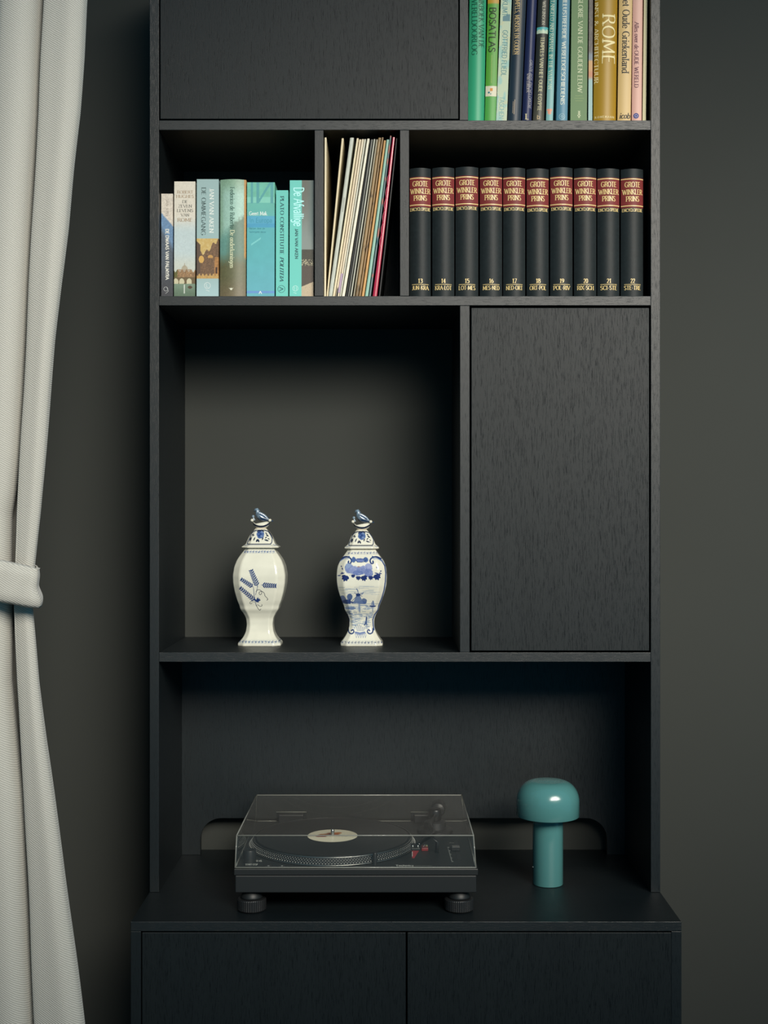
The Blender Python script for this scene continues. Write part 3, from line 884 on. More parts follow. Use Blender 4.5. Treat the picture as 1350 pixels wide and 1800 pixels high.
PL = ink((104, 56, 72))
text_obj('title', 'Alles over de', (1115.9, 38.5), 48, 7, sf, PL, r, (True, .15, .07, .08, .02), True, -.3)
text_obj('title', 'OUDE WERELD', (1115.6, 89), 65, 7, sf, PL, r, SERIF, True, -.3)
marks('emblem', disc_poly(1118.2, 203.6, 4.8, 24), sf, ink((58, 62, 128)), r)
marks('emblem', ring_polys(1118.2, 203.6, 2.0, .7, 14), lambda a, c_: sf(a, c_, .00045), ink((180, 176, 196)), r)
r, sf = tall('thin pale cream book, last of the row on the right', 1129.4, 1135.4, 1132.0, 1138.2, solid(206, 196, 150), -28, 0)

# ------------------------------------------------------------------ record sleeves
GR_ = 'record sleeves leaning in the middle compartment'
CREAM = (226, 214, 182)
# x top left, x top right, y top, x bottom left, x bottom right, colour, label
REC = [
 (570.2, 574.0, 241.7, 569.4, 573.0, CREAM, 'cream record sleeve standing upright, leftmost in the compartment'),
 (600.3, 604.3, 243.0, 573.5, 576.6, (224, 208, 172), 'cream record sleeve leaning apart from the rest, second from the left'),
 (615.2, 622.2, 242.0, 577.0, 583.8, (190, 194, 182), 'thick pale grey record box, third from the left'),
 (626.7, 630.6, 243.0, 584.2, 588.4, (226, 212, 178), 'cream record sleeve touching the pale grey record box'),
 (631.2, 635.2, 245.0, 588.8, 592.4, (224, 206, 176), 'cream record sleeve with a black tag at its foot'),
 (635.8, 639.8, 244.5, 592.8, 596.3, (226, 212, 186), 'cream record sleeve with a lavender sticker low on its spine'),
 (640.2, 643.4, 244.5, 596.7, 599.3, (214, 212, 196), 'off-white record sleeve right of the lavender sticker'),
 (645.2, 649.8, 243.6, 600.2, 605.8, (232, 226, 206), 'bright white record sleeve in the middle of the row'),
 (650.3, 651.8, 246.0, 607.0, 610.2, (34, 36, 36), 'black sheet put in for the shaded gap right of the bright white sleeve'),  # added black sheet, stands in for the shade in a gap between sleeves
 (652.2, 655.4, 245.0, 610.8, 613.8, (112, 112, 106), 'dark grey record sleeve'),
 (656.6, 659.8, 244.4, 615.0, 618.0, (176, 176, 162), 'light grey record sleeve between two dark gaps'),
 (661.0, 664.2, 245.0, 620.2, 623.0, (160, 150, 128), 'grey-beige record sleeve left of the brown ones'),
 (664.9, 669.9, 242.0, 623.8, 629.6, (150, 122, 82), 'ochre brown record sleeve with worn edge, widest of the brown ones'),
 (670.6, 674.2, 241.3, 630.0, 634.2, (140, 110, 72), 'dark brown record sleeve between the ochre and the orange one'),
 (674.6, 678.4, 246.7, 635.0, 640.0, (196, 148, 88), 'orange brown record sleeve left of the pale teal one'),
 (679.4, 684.2, 245.2, 641.0, 647.0, (140, 182, 166), 'pale teal record sleeve'),
 (685.4, 688.2, 238.5, 648.0, 651.6, (100, 120, 124), 'thin slate blue record sleeve with red flecks'),
 (689.8, 694.2, 241.0, 654.6, 662.6, (168, 34, 66), 'crimson record sleeve with thin pink scribbled line'),
 (695.8, 698.6, 243.0, 665.0, 668.2, (24, 26, 27), 'black record sleeve behind the crimson one, rightmost in the compartment'),
]
def sleeve(k, xt0, xt1, yt, xb0, xb1, c, label):
    Y = 0.012
    z0, z1 = Z(520.5) + .0004, Z(yt, Y)
    ns, dep = 60, 0.287
    rnd = random.Random(k)
    verts = []; cols = []
    def xx(z, s):
        t = (z - z0) / (z1 - z0)
        a = X(xb0 if s == 0 else xb1, Y); b2 = X(xt0 if s == 0 else xt1, Y)
        bow = 0.0006 * math.sin(t * PI)
        m = .00012 if s == 0 else -.00012
        return a + (b2 - a) * t + bow * (1 if k > 1 else 0) + m
    prof = [(0, dep + Y), (0, .0015 + Y), (.15, Y + .0003), (.5, Y), (.85, Y + .0003), (1, .0015 + Y), (1, dep + Y)]
    for i in range(ns + 1):
        z = z0 + (z1 - z0) * i / ns
        a, b2 = xx(z, 0), xx(z, 1)
        for u, y in prof:
            verts.append((a + (b2 - a) * u, y, z))
            f = .93 + .14 * float(fbm(z * 160, u * 2 + k, k))
            cc = np.array(c, float) * f
            py = yt + (520 - yt) * (1 - i / ns)
            if k == 4 and py > 503 and u > .2: cc = np.array((48, 48, 44.))
            if k in (12, 13) and vnoise(z * 600, u * 3, k) > .72: cc = cc * .6
            if k == 12 and py > 500: cc = cc * .75
            if k == 16:
                if vnoise(z * 90, 1, 3) > .84: cc = np.array((170, 110, 100.))
                if 420 < py < 430: cc = np.array((40, 90, 100.))
            if k == 15 and vnoise(z * 120, 2, 5) > .96: cc = np.array((190, 120, 110.))
            cols.append(cc)
    n = len(prof); faces = []
    for i in range(ns):
        for j in range(n - 1):
            faces.append((i * n + j, i * n + j + 1, (i + 1) * n + j + 1, (i + 1) * n + j))
        faces.append((i * n + n - 1, i * n, (i + 1) * n, (i + 1) * n + n - 1))
    faces.append(tuple(range(n))[::-1]); faces.append(tuple(range(ns * n, ns * n + n)))
    me = mesh_from(verts, faces)
    set_col(me, lin(np.array(cols)))
    root = empty('record_sleeve', (X((xb0 + xb1) / 2, Y), Y + dep / 2, z0), label, 'record sleeve', GR_)
    new_obj('cover', me, M_PRINT if k != 17 else printed('glossy_red', .25, .6), root)
    def sf(px, py, off=.0003):
        t = (520.5 - py) / (520.5 - yt); z = z0 + (z1 - z0) * t
        return (X(px, Y) , Y - off, z)
    if k == 5:
        sx = lambda py, u: (xb0 + (xt0 - xb0) * (520.5 - py) / (520.5 - yt)) + u * 4
        marks('sticker', [[(sx(479.5, 0), 479.5), (sx(479.5, 1), 479.5), (sx(513, 1), 513), (sx(513, 0), 513)]], sf, ink((178, 156, 176)), root)
    if k == 2:
        marks('fine_print', [[(604.3 - i * .21, 347 + i * 1.8), (606.0 - i * .21, 347 + i * 1.8), (606.0 - i * .21, 348 + i * 1.8), (604.3 - i * .21, 348 + i * 1.8)] for i in range(14)], sf, ink((150, 150, 142)), root)['kind'] = 'stuff'
    if k == 17:
        pts = []
        for i in range(70):
            t = i / 69; py = 300 + t * 130
            c0 = xb0 + (xt0 - xb0) * (520.5 - py) / (520.5 - yt); wd = 4 + 1.5 * t
            pts.append((c0 + wd * (.5 + .48 * math.sin(t * 38)), py + 3 * math.cos(t * 38)))
        marks('scribble', line_polys(pts, .35), sf, ink((230, 140, 150)), root)
for k, q in enumerate(REC): sleeve(k, *q)

# ------------------------------------------------------------------ vases
YV = 0.158
KV = PX * (D + YV) / D / 6.664        # metres per crop pixel
def smooth_poly(hx, hy, ch, n):
    """chamfered rectangle outline sampled at n angles, unit half width"""
    P = [(hx, hy - ch * hy), (hx - ch * hx, hy), (-hx + ch * hx, hy), (-hx, hy - ch * hy), (-hx, -hy + ch * hy), (-hx + ch * hx, -hy), (hx - ch * hx, -hy), (hx, -hy + ch * hy)]
    out = []
    seg = [(P[i], P[(i + 1) % 8]) for i in range(8)]
    L = [math.hypot(b2[0] - a[0], b2[1] - a[1]) * (2.6 if a[1] + b2[1] < 0 else 1) for a, b2 in seg]; T = sum(L)
    for k in range(n):
        s = k / n * T
        for (a, b2), l in zip(seg, L):
            if s <= l:
                t = s / l; out.append((a[0] + (b2[0] - a[0]) * t, a[1] + (b2[1] - a[1]) * t)); break
            s -= l
    q = np.array(out); w_ = max(1, n // 60)
    acc = sum(np.roll(q, s, axis=0) for s in range(-w_, w_ + 1)) / (2 * w_ + 1)
    return acc
def pchip(ys, vs, y):
    return np.interp(y, ys, vs)
def gsm(a, k):
    pad = np.pad(a, k, mode='edge'); return np.convolve(pad, np.ones(2 * k + 1) / (2 * k + 1), mode='valid')
def brush(C, A, B, stroke, r, col, alpha=1.0, soft=1.5):
    """paint polyline onto per-vertex colours C at crop coordinates (A, B)"""
    col = np.array(col, float)
    pts = stroke
    if len(pts) == 1: pts = [pts[0], pts[0]]
    for (x0, y0), (x1, y1) in zip(pts, pts[1:]):
        m = (A > min(x0, x1) - r - 4) & (A < max(x0, x1) + r + 4) & (B > min(y0, y1) - r - 4) & (B < max(y0, y1) + r + 4)
        if not m.any(): continue
        a, b2 = A[m], B[m]
        dx, dy = x1 - x0, y1 - y0; l2 = dx * dx + dy * dy
        t = np.clip(((a - x0) * dx + (b2 - y0) * dy) / l2, 0, 1) if l2 > 0 else 0
        d = np.hypot(a - x0 - t * dx, b2 - y0 - t * dy)
        k = (1 - sstep(r - soft, r + soft, d)) * alpha
        C[m] = C[m] * (1 - k[:, None]) + col * k[:, None]
def leaf(C, A, B, p, q, wd, col, alpha=1.0):
    (x0, y0), (x1, y1) = p, q
    n = 7
    for i in range(n):
        t = (i + .5) / n
        brush(C, A, B, [(x0 + (x1 - x0) * t, y0 + (y1 - y0) * t)], max(1.5, wd * math.sin(PI * t) ** .7), col, alpha, 1.6)
def blob(C, A, B, x, y, rx, ry, col, alpha=1.0, seed=0):
    m = (abs(A - x) < rx * 1.5) & (abs(B - y) < ry * 1.5)
    a, b2 = A[m], B[m]
    d = np.hypot((a - x) / rx, (b2 - y) / ry) + .35 * (fbm(a * .06, b2 * .06, seed) - .5)
    k = (1 - sstep(.85, 1.05, d)) * alpha
    C[m] = C[m] * (1 - k[:, None]) + np.array(col, float) * k[:, None]
NAVY = (34, 54, 104); BLUE = (64, 88, 140); SKY = (118, 138, 172); INKB = (26, 34, 56); WHITE = (212, 212, 197)
def border(C, A, B, y, x0, x1, col, step=34, s=1.0, seed=1):
    rn = random.Random(seed); x = x0
    while x < x1:
        brush(C, A, B, [(x - 9 * s, y + rn.uniform(-8, 2)), (x, y + rn.uniform(-4, 8)), (x + 9 * s, y + rn.uniform(-10, 0))], 4.5 * s, col, .85)
        brush(C, A, B, [(x - 4, y + 14 * s), (x + 8, y + 10 * s)], 3.5 * s, col, .7)
        brush(C, A, B, [(x + 13 * s, y - 12 * s), (x + 19 * s, y + 12 * s)], 3 * s, col, .6)
        x += step
    brush(C, A, B, [(x0 - 20, y - 20 * s), (x1 + 20, y - 20 * s)], 1.2, col, .35)
    brush(C, A, B, [(x0 - 20, y + 22 * s), (x1 + 20, y + 22 * s)], 1.2, col, .35)
def fern(C, A, B, p, q, col, n=9, ln=34):
    (x0, y0), (x1, y1) = p, q
    brush(C, A, B, [p, q], 3, col)
    L = math.hypot(x1 - x0, y1 - y0); ux, uy = (x1 - x0) / L, (y1 - y0) / L
    for i in range(n):
        t = (i + .6) / n
        px, py = x0 + (x1 - x0) * t, y0 + (y1 - y0) * t
        l = ln * (1.08 - .3 * t)
        for s in (-1, 1):
            dx, dy = ux * .66 - s * uy * .75, uy * .66 + s * ux * .75
            leaf(C, A, B, (px + dx * 3, py + dy * 3), (px + dx * l, py + dy * l), 7.4, col)
    leaf(C, A, B, (x1, y1), (x1 + ux * 16, y1 + uy * 16), 5, col)
def paint_sprig(C, A, B):
    border(C, A, B, 624, 285, 640, BLUE, 33, .8, 2)
    border(C, A, B, 1664, 225, 700, (70, 92, 130), 38, .9, 3)
    brush(C, A, B, [(425, 1250), (410, 1180), (402, 1100), (398, 1040)], 3, (60, 74, 110))
    brush(C, A, B, [(420, 1120), (436, 1060), (446, 1020)], 2.4, (60, 74, 110))
    fern(C, A, B, (446, 1025), (372, 842), NAVY, 8, 44)
    fern(C, A, B, (396, 1030), (262, 942), NAVY, 7, 36)
    fern(C, A, B, (415, 1190), (250, 1042), NAVY, 9, 38)
    fern(C, A, B, (490, 1005), (648, 1015), NAVY, 7, 42)
    for q in ((470, 1165), (478, 1180), (450, 1150), (400, 1165), (430, 1200), (455, 1205)):
        leaf(C, A, B, (428, 1192), q, 9, NAVY)
    T_ = (52, 56, 66)
    brush(C, A, B, crom([(425, 1082), (450, 1060), (485, 1072), (490, 1105), (470, 1118), (462, 1092), (490, 1078), (520, 1100), (528, 1130), (545, 1150), (560, 1170), (548, 1184)]), 2.6, T_)
    brush(C, A, B, crom([(425, 1240), (440, 1275), (462, 1300), (476, 1286)]), 2.6, T_)
    brush(C, A, B, crom([(440, 1235), (470, 1256), (490, 1248), (488, 1232)]), 2.4, T_)
    brush(C, A, B, crom([(405, 1205), (370, 1196), (350, 1215), (362, 1225), (378, 1216)]), 2.2, T_)
def paint_lid(C, A, B, dx=0):
    f = [(x + dx, y) for x, y in ((292, 528), (300, 505), (322, 460), (340, 410), (362, 386), (405, 376), (490, 376), (530, 388), (560, 430), (580, 470), (578, 515), (566, 536), (300, 537), (292, 528))]
    brush(C, A, B, f, 4.5, INKB); brush(C, A, B, [(x, y + 9) for x, y in f], 2, SKY, .6)
    blob(C, A, B, 444 + dx, 425, 44, 48, BLUE, .95, 4)
    for i, (x, y) in enumerate(((425, 400), (462, 398), (430, 440), (460, 445), (445, 420))): blob(C, A, B, x + dx, y, 13, 12, SKY if i % 2 else NAVY, .8, i)
    brush(C, A, B, [(x + dx, y) for x, y in ((405, 395), (420, 378), (440, 386), (455, 374), (480, 392))], 5, INKB)
    for x0, y0, x1, y1, w_ in ((340, 455, 320, 505, 10), (385, 455, 365, 500, 7), (415, 480, 398, 512, 10), (415, 480, 432, 514, 10), (478, 458, 466, 490, 7), (490, 485, 545, 500, 9), (500, 470, 520, 452, 6), (365, 420, 345, 436, 7), (375, 428, 356, 446, 5), (510, 425, 538, 448, 8), (500, 405, 520, 420, 6), (530, 470, 552, 482, 5)):
        leaf(C, A, B, (x0 + dx, y0), (x1 + dx, y1), w_, INKB)
    for s in (-1, 1):
        brush(C, A, B, [(444 + dx + s * 150, 540), (444 + dx + s * 172, 552), (444 + dx + s * 195, 545)], 3, BLUE, .6)
def paint_land(C, A, B):
    border(C, A, B, 622, 290, 620, (92, 104, 140), 36, .85, 5)
    border(C, A, B, 1655, 215, 680, (60, 72, 104), 38, .9, 6)
    # side outline and cartouche
    prof = [(300, 662), (240, 676), (190, 712), (158, 770), (146, 850), (150, 950), (165, 1050), (190, 1140), (225, 1230), (238, 1290), (275, 1340), (296, 1400), (292, 1470), (282, 1520)]
    brush(C, A, B, prof, 5, NAVY); brush(C, A, B, [(x - 9, y) for x, y in prof], 3, SKY, .7)
    brush(C, A, B, [(865 - x, y) for x, y in prof], 5, NAVY); brush(C, A, B, [(874 - x, y) for x, y in prof], 3, SKY, .7)
    for s in (0, 1):
        f = (lambda L: [((865 - x) if s else x, y) for x, y in L])
        brush(C, A, B, f(crom([(200, 690), (250, 668), (300, 676), (325, 706), (312, 742), (290, 738), (292, 716)])), 8, NAVY)
        brush(C, A, B, f(crom([(190, 720), (240, 688), (290, 690)])), 4, SKY)
    # garland
    for x, y, rx, ry, c in ((350, 700, 26, 34, BLUE), (420, 705, 50, 22, (96, 112, 164)), (490, 700, 28, 30, BLUE), (300, 800, 52, 58, (112, 126, 172)), (365, 820, 58, 50, (124, 136, 178)),
                            (440, 815, 62, 54, (108, 122, 170)), (520, 790, 50, 50, (124, 136, 178)), (525, 850, 52, 48, (104, 118, 166)), (290, 770, 34, 30, SKY), (400, 850, 60, 30, (100, 116, 166))):
        blob(C, A, B, x, y, rx, ry, c, .95, int(x))
    rn = random.Random(8)
    for i in range(46):
        x, y = rn.uniform(265, 565), rn.uniform(760, 885)
        a = rn.uniform(0, 6.28); r_ = rn.uniform(10, 22)
        brush(C, A, B, [(x + r_ * math.cos(a + t), y + r_ * math.sin(a + t)) for t in (0, .5, 1.0, 1.5)], 2, BLUE if i % 3 else (160, 168, 196), .55)
    blob(C, A, B, 415, 758, 42, 24, WHITE, .95, 3); blob(C, A, B, 408, 780, 14, 8, (120, 84, 90), .7, 2)
    brush(C, A, B, [(372, 700), (395, 726), (440, 728), (478, 720), (500, 695)], 4, NAVY, .8)
    brush(C, A, B, [(390, 690), (430, 694), (480, 690)], 4, NAVY, .7)
    def mleaf(x, y, s=1.0, a=0.0):
        for da, l in ((-1.1, 36), (-.5, 46), (0, 52), (.5, 46), (1.1, 36)):
            t = PI / 2 + a + da
            leaf(C, A, B, (x, y), (x + math.cos(t) * l * s, y + math.sin(t) * l * s), 12 * s, (30, 42, 96))
    mleaf(262, 885, 1.3, .35); mleaf(345, 872, .7); mleaf(405, 892, .85, 0); mleaf(465, 888, 1.15, -.3); mleaf(550, 890, .85, .1); mleaf(612, 872, 1.3, -.4)
    for x0, y0, x1, y1 in ((190, 865, 250, 850), (160, 885, 205, 880), (205, 845, 240, 858), (590, 850, 640, 860), (640, 850, 676, 862), (215, 790, 225, 815), (205, 770, 212, 782), (622, 745, 626, 770), (610, 780, 628, 800), (655, 835, 672, 826)):
        leaf(C, A, B, (x0, y0), (x1, y1), 7, (52, 66, 116))
    # sky and water washes
    rn = random.Random(5)
    for i in range(26):
        y = 1005 + 100 * (i / 26) ** 1.0; x = rn.uniform(180, 560); l = rn.uniform(40, 130)
        brush(C, A, B, [(x, y), (min(690, x + l), y + rn.uniform(-3, 3))], rn.uniform(2, 5), (128, 146, 168), .4, 3)
    for i in range(210):
        y = 1225 + 290 * rn.random()
        hw = 175 - max(0, (y - 1225)) * .33
        x = 430 + rn.uniform(-hw, hw); l = rn.uniform(14, 50)
        brush(C, A, B, [(x - l / 2, y), (x + l / 2, y)], rn.uniform(2, 4.5), rn.choice([(100, 124, 158), (128, 146, 172), (70, 94, 138)]), .5, 2.5)
    brush(C, A, B, [(225, 1212), (640, 1212)], 3, (110, 128, 150), .7)
    for x, y, rx, ry, c in ((220, 1160, 40, 48, BLUE), (265, 1185, 52, 26, NAVY), (305, 1130, 34, 38, (60, 82, 126)), (305, 1180, 14, 34, NAVY), (470, 1180, 34, 36, (70, 90, 130)), (440, 1195, 60, 18, BLUE), (310, 1262, 70, 16, (90, 110, 146)), (350, 1195, 40, 12, NAVY)):
        blob(C, A, B, x, y, rx, ry, c, .9, int(x + y))
    # windmill
    for i in range(14):
        t = i / 13; hw = 16 + 40 * t
        brush(C, A, B, [(402 - hw, 1110 + 90 * t), (402 + hw, 1110 + 90 * t)], 4, (104, 124, 158) if i % 2 else (70, 92, 136), .9)
    blob(C, A, B, 402, 1104, 28, 17, (36, 54, 100), 1, 2)
    for x, y in ((388, 1032), (358, 1080), (466, 1080), (318, 1190), (448, 1122)):
        brush(C, A, B, [(408, 1100), (x, y)], 2.6, NAVY)
    for x0, y0, x1, y1 in ((384, 1034, 402, 1060), (466, 1078, 442, 1100)): brush(C, A, B, [(x0, y0), (x1, y1)], 5, (90, 108, 146), .8)
    brush(C, A, B, [(415, 1222), (418, 1300)], 10, (80, 102, 142), .6, 5)
    # boat
    brush(C, A, B, [(540, 1238), (600, 1238)], 7, NAVY); brush(C, A, B, [(552, 1246), (588, 1246)], 5, NAVY)
    brush(C, A, B, [(570, 1175), (570, 1235)], 3, NAVY)
    for i in range(6): brush(C, A, B, [(572, 1180 + i * 10), (578 + i * 2, 1180 + i * 10)], 5, (88, 110, 150), .9)
    brush(C, A, B, [(560, 1195), (556, 1232)], 5, (88, 110, 150), .8)
    brush(C, A, B, [(570, 1255), (570, 1300)], 7, (90, 110, 146), .6, 4)
    # figure and shell
    brush(C, A, B, [(498, 1372), (494, 1410), (482, 1450), (472, 1462)], 8, (58, 76, 118)); brush(C, A, B, [(494, 1410), (500, 1462)], 6, (70, 90, 130))
    blob(C, A, B, 425, 1492, 58, 44, WHITE, 1, 9)
    for i in range(6):
        brush(C, A, B, crom([(372 + i * 20, 1470 - 18 * math.sin(i)), (385 + i * 17, 1500), (392 + i * 14, 1530)]), 2.4, (70, 92, 140), .9)
    brush(C, A, B, [(370, 1545), (420, 1556), (475, 1545)], 9, (92, 110, 156)); brush(C, A, B, [(365, 1560), (420, 1572), (490, 1558)], 4, (92, 110, 156), .8)
    for i in range(5): brush(C, A, B, [(368 + i * 28, 1570), (380 + i * 26, 1605), (392 + i * 26, 1572)], 2, (92, 110, 156), .8)
    for s in (0, 1):
        f = (lambda L: [((858 - x) if s else x, y) for x, y in L])
        brush(C, A, B, f(crom([(284, 1500), (292, 1545), (325, 1560), (350, 1540), (340, 1515), (322, 1525)])), 7, NAVY)
def loft(outline_fn, ys, hws, cx, n, zfun, yc, dep):
    """outline per row; returns verts, faces"""
    ol = outline_fn
    rows = len(ys); V = np.zeros((rows, n, 3))
    for i, (y, h) in enumerate(zip(ys, hws)):
        V[i, :, 0] = cx + ol[:, 0] * h * KV
        V[i, :, 1] = yc + ol[:, 1] * h * KV * dep
        V[i, :, 2] = zfun(y)
    V = V.reshape(-1, 3)
    F = []
    for i in range(rows - 1):
        for k in range(n):
            k2 = (k + 1) % n
            F.append((i * n + k, (i + 1) * n + k, (i + 1) * n + k2, i * n + k2))
    F.append(tuple(range(n))); F.append(tuple(range((rows - 1) * n, rows * n))[::-1])
    return V, F

def vase(label, ox, cxc, body_prof, lid_prof, painter, lid_dx, base_y, group):
    cx = X(ox + cxc / 6.664, YV); zs = Z(1147) + .0004
    zf = lambda y: zs + (base_y - y) * KV
    root = empty('lidded_vase', (cx, YV, zs), label, 'vase', group)
    n = 600
    ol = smooth_poly(1.0, 1.0, .30, n)
    ys = np.linspace(body_prof[0][0], body_prof[-1][0], 400)
    hw = np.interp(ys, [p[0] for p in body_prof], [p[1] for p in body_prof])
    hw = gsm(gsm(hw, 7), 5)
    ys[-1] = base_y
    V, F = loft(ol, ys, hw, cx, n, zf, YV, .86)
    me = mesh_from(V, F, True)
    A = (V[:, 0] - cx) / KV + cxc; B = base_y - (V[:, 2] - zs) / KV
    back = V[:, 1] > YV
    A = np.where(back, 2 * cxc - A, A)
    C = np.tile(np.array(WHITE, float), (len(V), 1)) * (.97 + .06 * fbm(A * .01, B * .01, 3))[:, None]
    painter(C, A, B)
    set_col(me, lin(C))
    body = new_obj('body', me, M_GLAZE, root); sharp(body, 50)
    # lid
    ys2 = np.linspace(lid_prof[0][0], lid_prof[-1][0], 110)
    hw2 = gsm(np.interp(ys2, [p[0] for p in lid_prof], [p[1] for p in lid_prof]), 2)
    ol2 = smooth_poly(1.0, 1.0, .36, 340)
    V, F = loft(ol2, ys2, hw2, cx + lid_dx * KV, 340, zf, YV, .86)
    me = mesh_from(V, F, True)
    A = (V[:, 0] - cx) / KV + cxc; B = base_y - (V[:, 2] - zs) / KV
    A = np.where(V[:, 1] > YV, 2 * cxc - A, A)
    C = np.tile(np.array(WHITE, float), (len(V), 1))
    paint_lid(C, A, B, lid_dx + cxc - 444 + 2)
    rim = (1 - sstep(0, 9, abs(B - (lid_prof[-1][0] - 4))))
    C = C * (1 - .3 * rim[:, None]) + np.array((150, 120, 80.)) * .3 * rim[:, None]
    neck = 1 - sstep(350, 372, B)
    C = C * (1 - .35 * neck[:, None]) + np.array((190, 150, 100.)) * .35 * neck[:, None]
    set_col(me, lin(C))
    lid = new_obj('lid', me, M_GLAZE, root); sharp(lid, 50)
    # bird finial on a scrolled base
    def P3(x, y, dy=0.0): return Vector((cx + (x + lid_dx - 444) * KV, YV + dy * KV, zf(y)))
    def colour_mesh(me, fn):
        co = np.array([v.co[:] for v in me.vertices]); a = (co[:, 0] - cx) / KV + 444 - lid_dx; b2 = base_y - (co[:, 2] - zs) / KV
        set_col(me, lin(fn(a, b2)))
    # cup: scrolled cradle
    nn = 48; rows = 14; V = []; F = []
    for i in range(rows):
        t = i / (rows - 1)
        for k in range(nn):
            a = 2 * PI * k / nn
            rx = 56 + 52 * t; ry = 46 + 12 * t
            lift = (abs(math.cos(a)) ** 2.2) * 50 * t ** 3.2
            V.append(P3(446 + rx * math.cos(a), 350 - 32 * t - lift, ry * math.sin(a)))
    for i in range(rows - 1):
        for k in range(nn): F.append((i * nn + k, i * nn + (k + 1) % nn, (i + 1) * nn + (k + 1) % nn, (i + 1) * nn + k))
    F.append(tuple(range(nn))[::-1]); F.append(tuple(range((rows - 1) * nn, rows * nn)))
    cup = mesh_from(V, F, True)
    def cupc(a, b2):
        c = np.tile(np.array(WHITE, float), (len(a), 1))
        t = 318 - (abs(a - 446) / 108) ** 2.2 * 50
        k = (1 - sstep(7, 13, abs(b2 - (t + 17))))
        return c * (1 - k[:, None]) + np.array(INKB, float) * k[:, None]
    colour_mesh(cup, cupc)
    new_obj('scroll_base', cup, M_GLAZE, lid)
    for s, x0 in ((-1, 348), (1, 540)):
        me = tube_mesh([P3(x0 + 8 * s, 262, d) for d in (-52, -30, 0, 30, 52)], [12 * KV, 19 * KV, 20 * KV, 19 * KV, 12 * KV], 14)
        colour_mesh(me, lambda a, b2: np.tile(np.array(WHITE, float), (len(a), 1)))
        new_obj('scroll', me, M_GLAZE, lid)
    path = [(356, 158, 2), (366, 152, 8), (378, 142, 20), (392, 140, 27), (402, 156, 28), (408, 182, 33), (424, 210, 40), (450, 232, 42), (484, 246, 34), (520, 256, 22), (556, 266, 12), (588, 272, 4)]
    bm_ = tube_mesh([P3(x, y) for x, y, r_ in path], [r_ * KV for x, y, r_ in path], 24)
    def birdc(a, b2):
        nse = fbm(a * .05, b2 * .05, 77)
        c = np.tile(np.array((112., 134., 152.)), (len(a), 1)) * (.55 + .9 * nse)[:, None]
        eye = np.hypot(a - 384, b2 - 138) < 7; c[eye] = (30, 44, 66)
        st = abs((b2 - 170) - (a - 410) * .62) < 12; c[st & (a > 405)] = (38, 60, 88)
        bl = (b2 > 225) & (a < 520); c[bl] = (36, 52, 76)
        return c
    colour_mesh(bm_, birdc)
    bird = new_obj('bird_finial', bm_, M_GLAZE, lid)
    for s in (-1, 1):
        V = []; F = []; n1, n2 = 16, 10
        for i in range(n1 + 1):
            t = i / n1; xx_ = 408 + 132 * t; yy = 172 + 80 * t
            wd_ = 30 * math.sin(PI * min(1, t * .9 + .1)) ** .8 * (1 - .35 * t) + 2
            for j in range(n2):
                a = 2 * PI * j / n2
                V.append(P3(xx_ + .45 * wd_ * math.cos(a), yy - .8 * wd_ * math.cos(a), s * (30 * (1 - .55 * t) + 9 * math.sin(a))))
        for i in range(n1):
            for j in range(n2): F.append((i * n2 + j, i * n2 + (j + 1) % n2, (i + 1) * n2 + (j + 1) % n2, (i + 1) * n2 + j))
        F.append(tuple(range(n2))[::-1]); F.append(tuple(range(n1 * n2, n1 * n2 + n2)))
        wm = mesh_from(V, F, True)
        colour_mesh(wm, lambda a, b2: np.where((np.sin((b2 - .6 * a) * .28) > .1)[:, None], np.array((58., 82., 110.)), np.array((134., 152., 166.))))
        new_obj('wing', wm, M_GLAZE, lid)
    me = lathe_mesh([(0, -17 * KV)] + [(17 * KV * math.sin(t * PI / 10), -17 * KV * math.cos(t * PI / 10)) for t in range(1, 10)] + [(0, 17 * KV)], *P3(350, 216), 20)
    colour_mesh(me, lambda a, b2: np.tile(np.array((120., 142., 160.)), (len(a), 1)) * (.7 + .5 * fbm(a * .1, b2 * .1, 5))[:, None])
    new_obj('ball', me, M_GLAZE, lid)
    me = tube_mesh([P3(366, 262), P3(356, 238), P3(352, 226)], [12 * KV, 8 * KV, 8 * KV], 10)
    colour_mesh(me, lambda a, b2: np.tile(np.array((150., 165., 178.)), (len(a), 1)))
    new_obj('ball_stem', me, M_GLAZE, lid)
    return root
body1 = [(586, 168), (600, 176), (620, 190), (660, 222), (720, 262), (800, 293), (900, 309), (1000, 304), (1100, 285), (1200, 256), (1262, 229), (1282, 230), (1300, 222), (1330, 196), (1400, 160), (1480, 152), (1560, 164), (1620, 192), (1650, 216), (1680, 250), (1692, 260), (1704, 258), (1712, 246)]
lid1 = [(352, 60), (372, 76), (400, 102), (430, 122), (470, 145), (510, 162), (535, 172), (548, 186), (560, 208), (570, 220), (580, 218), (584, 200)]
vase('white lidded vase painted with a blue fern sprig, left one of the pair', 390, 452, body1, lid1, paint_sprig, 8, 1712, 'lidded porcelain vases')
body2 = [(582, 160), (600, 172), (620, 184), (660, 214), (720, 262), (800, 288), (900, 296), (1000, 290), (1100, 264), (1200, 226), (1262, 202), (1278, 204), (1300, 192), (1330, 172), (1400, 148), (1480, 148), (1540, 164), (1600, 196), (1640, 226), (1665, 248), (1680, 255), (1690, 250), (1696, 240)]
lid2 = [(352, 56), (372, 74), (400, 100), (430, 122), (470, 140), (510, 154), (530, 166), (545, 186), (560, 202), (570, 203), (576, 200), (580, 184)]
vase('blue and white lidded vase painted with a windmill landscape, right one of the pair', 570, 440, body2, lid2, paint_land, 0, 1696, 'lidded porcelain vases')

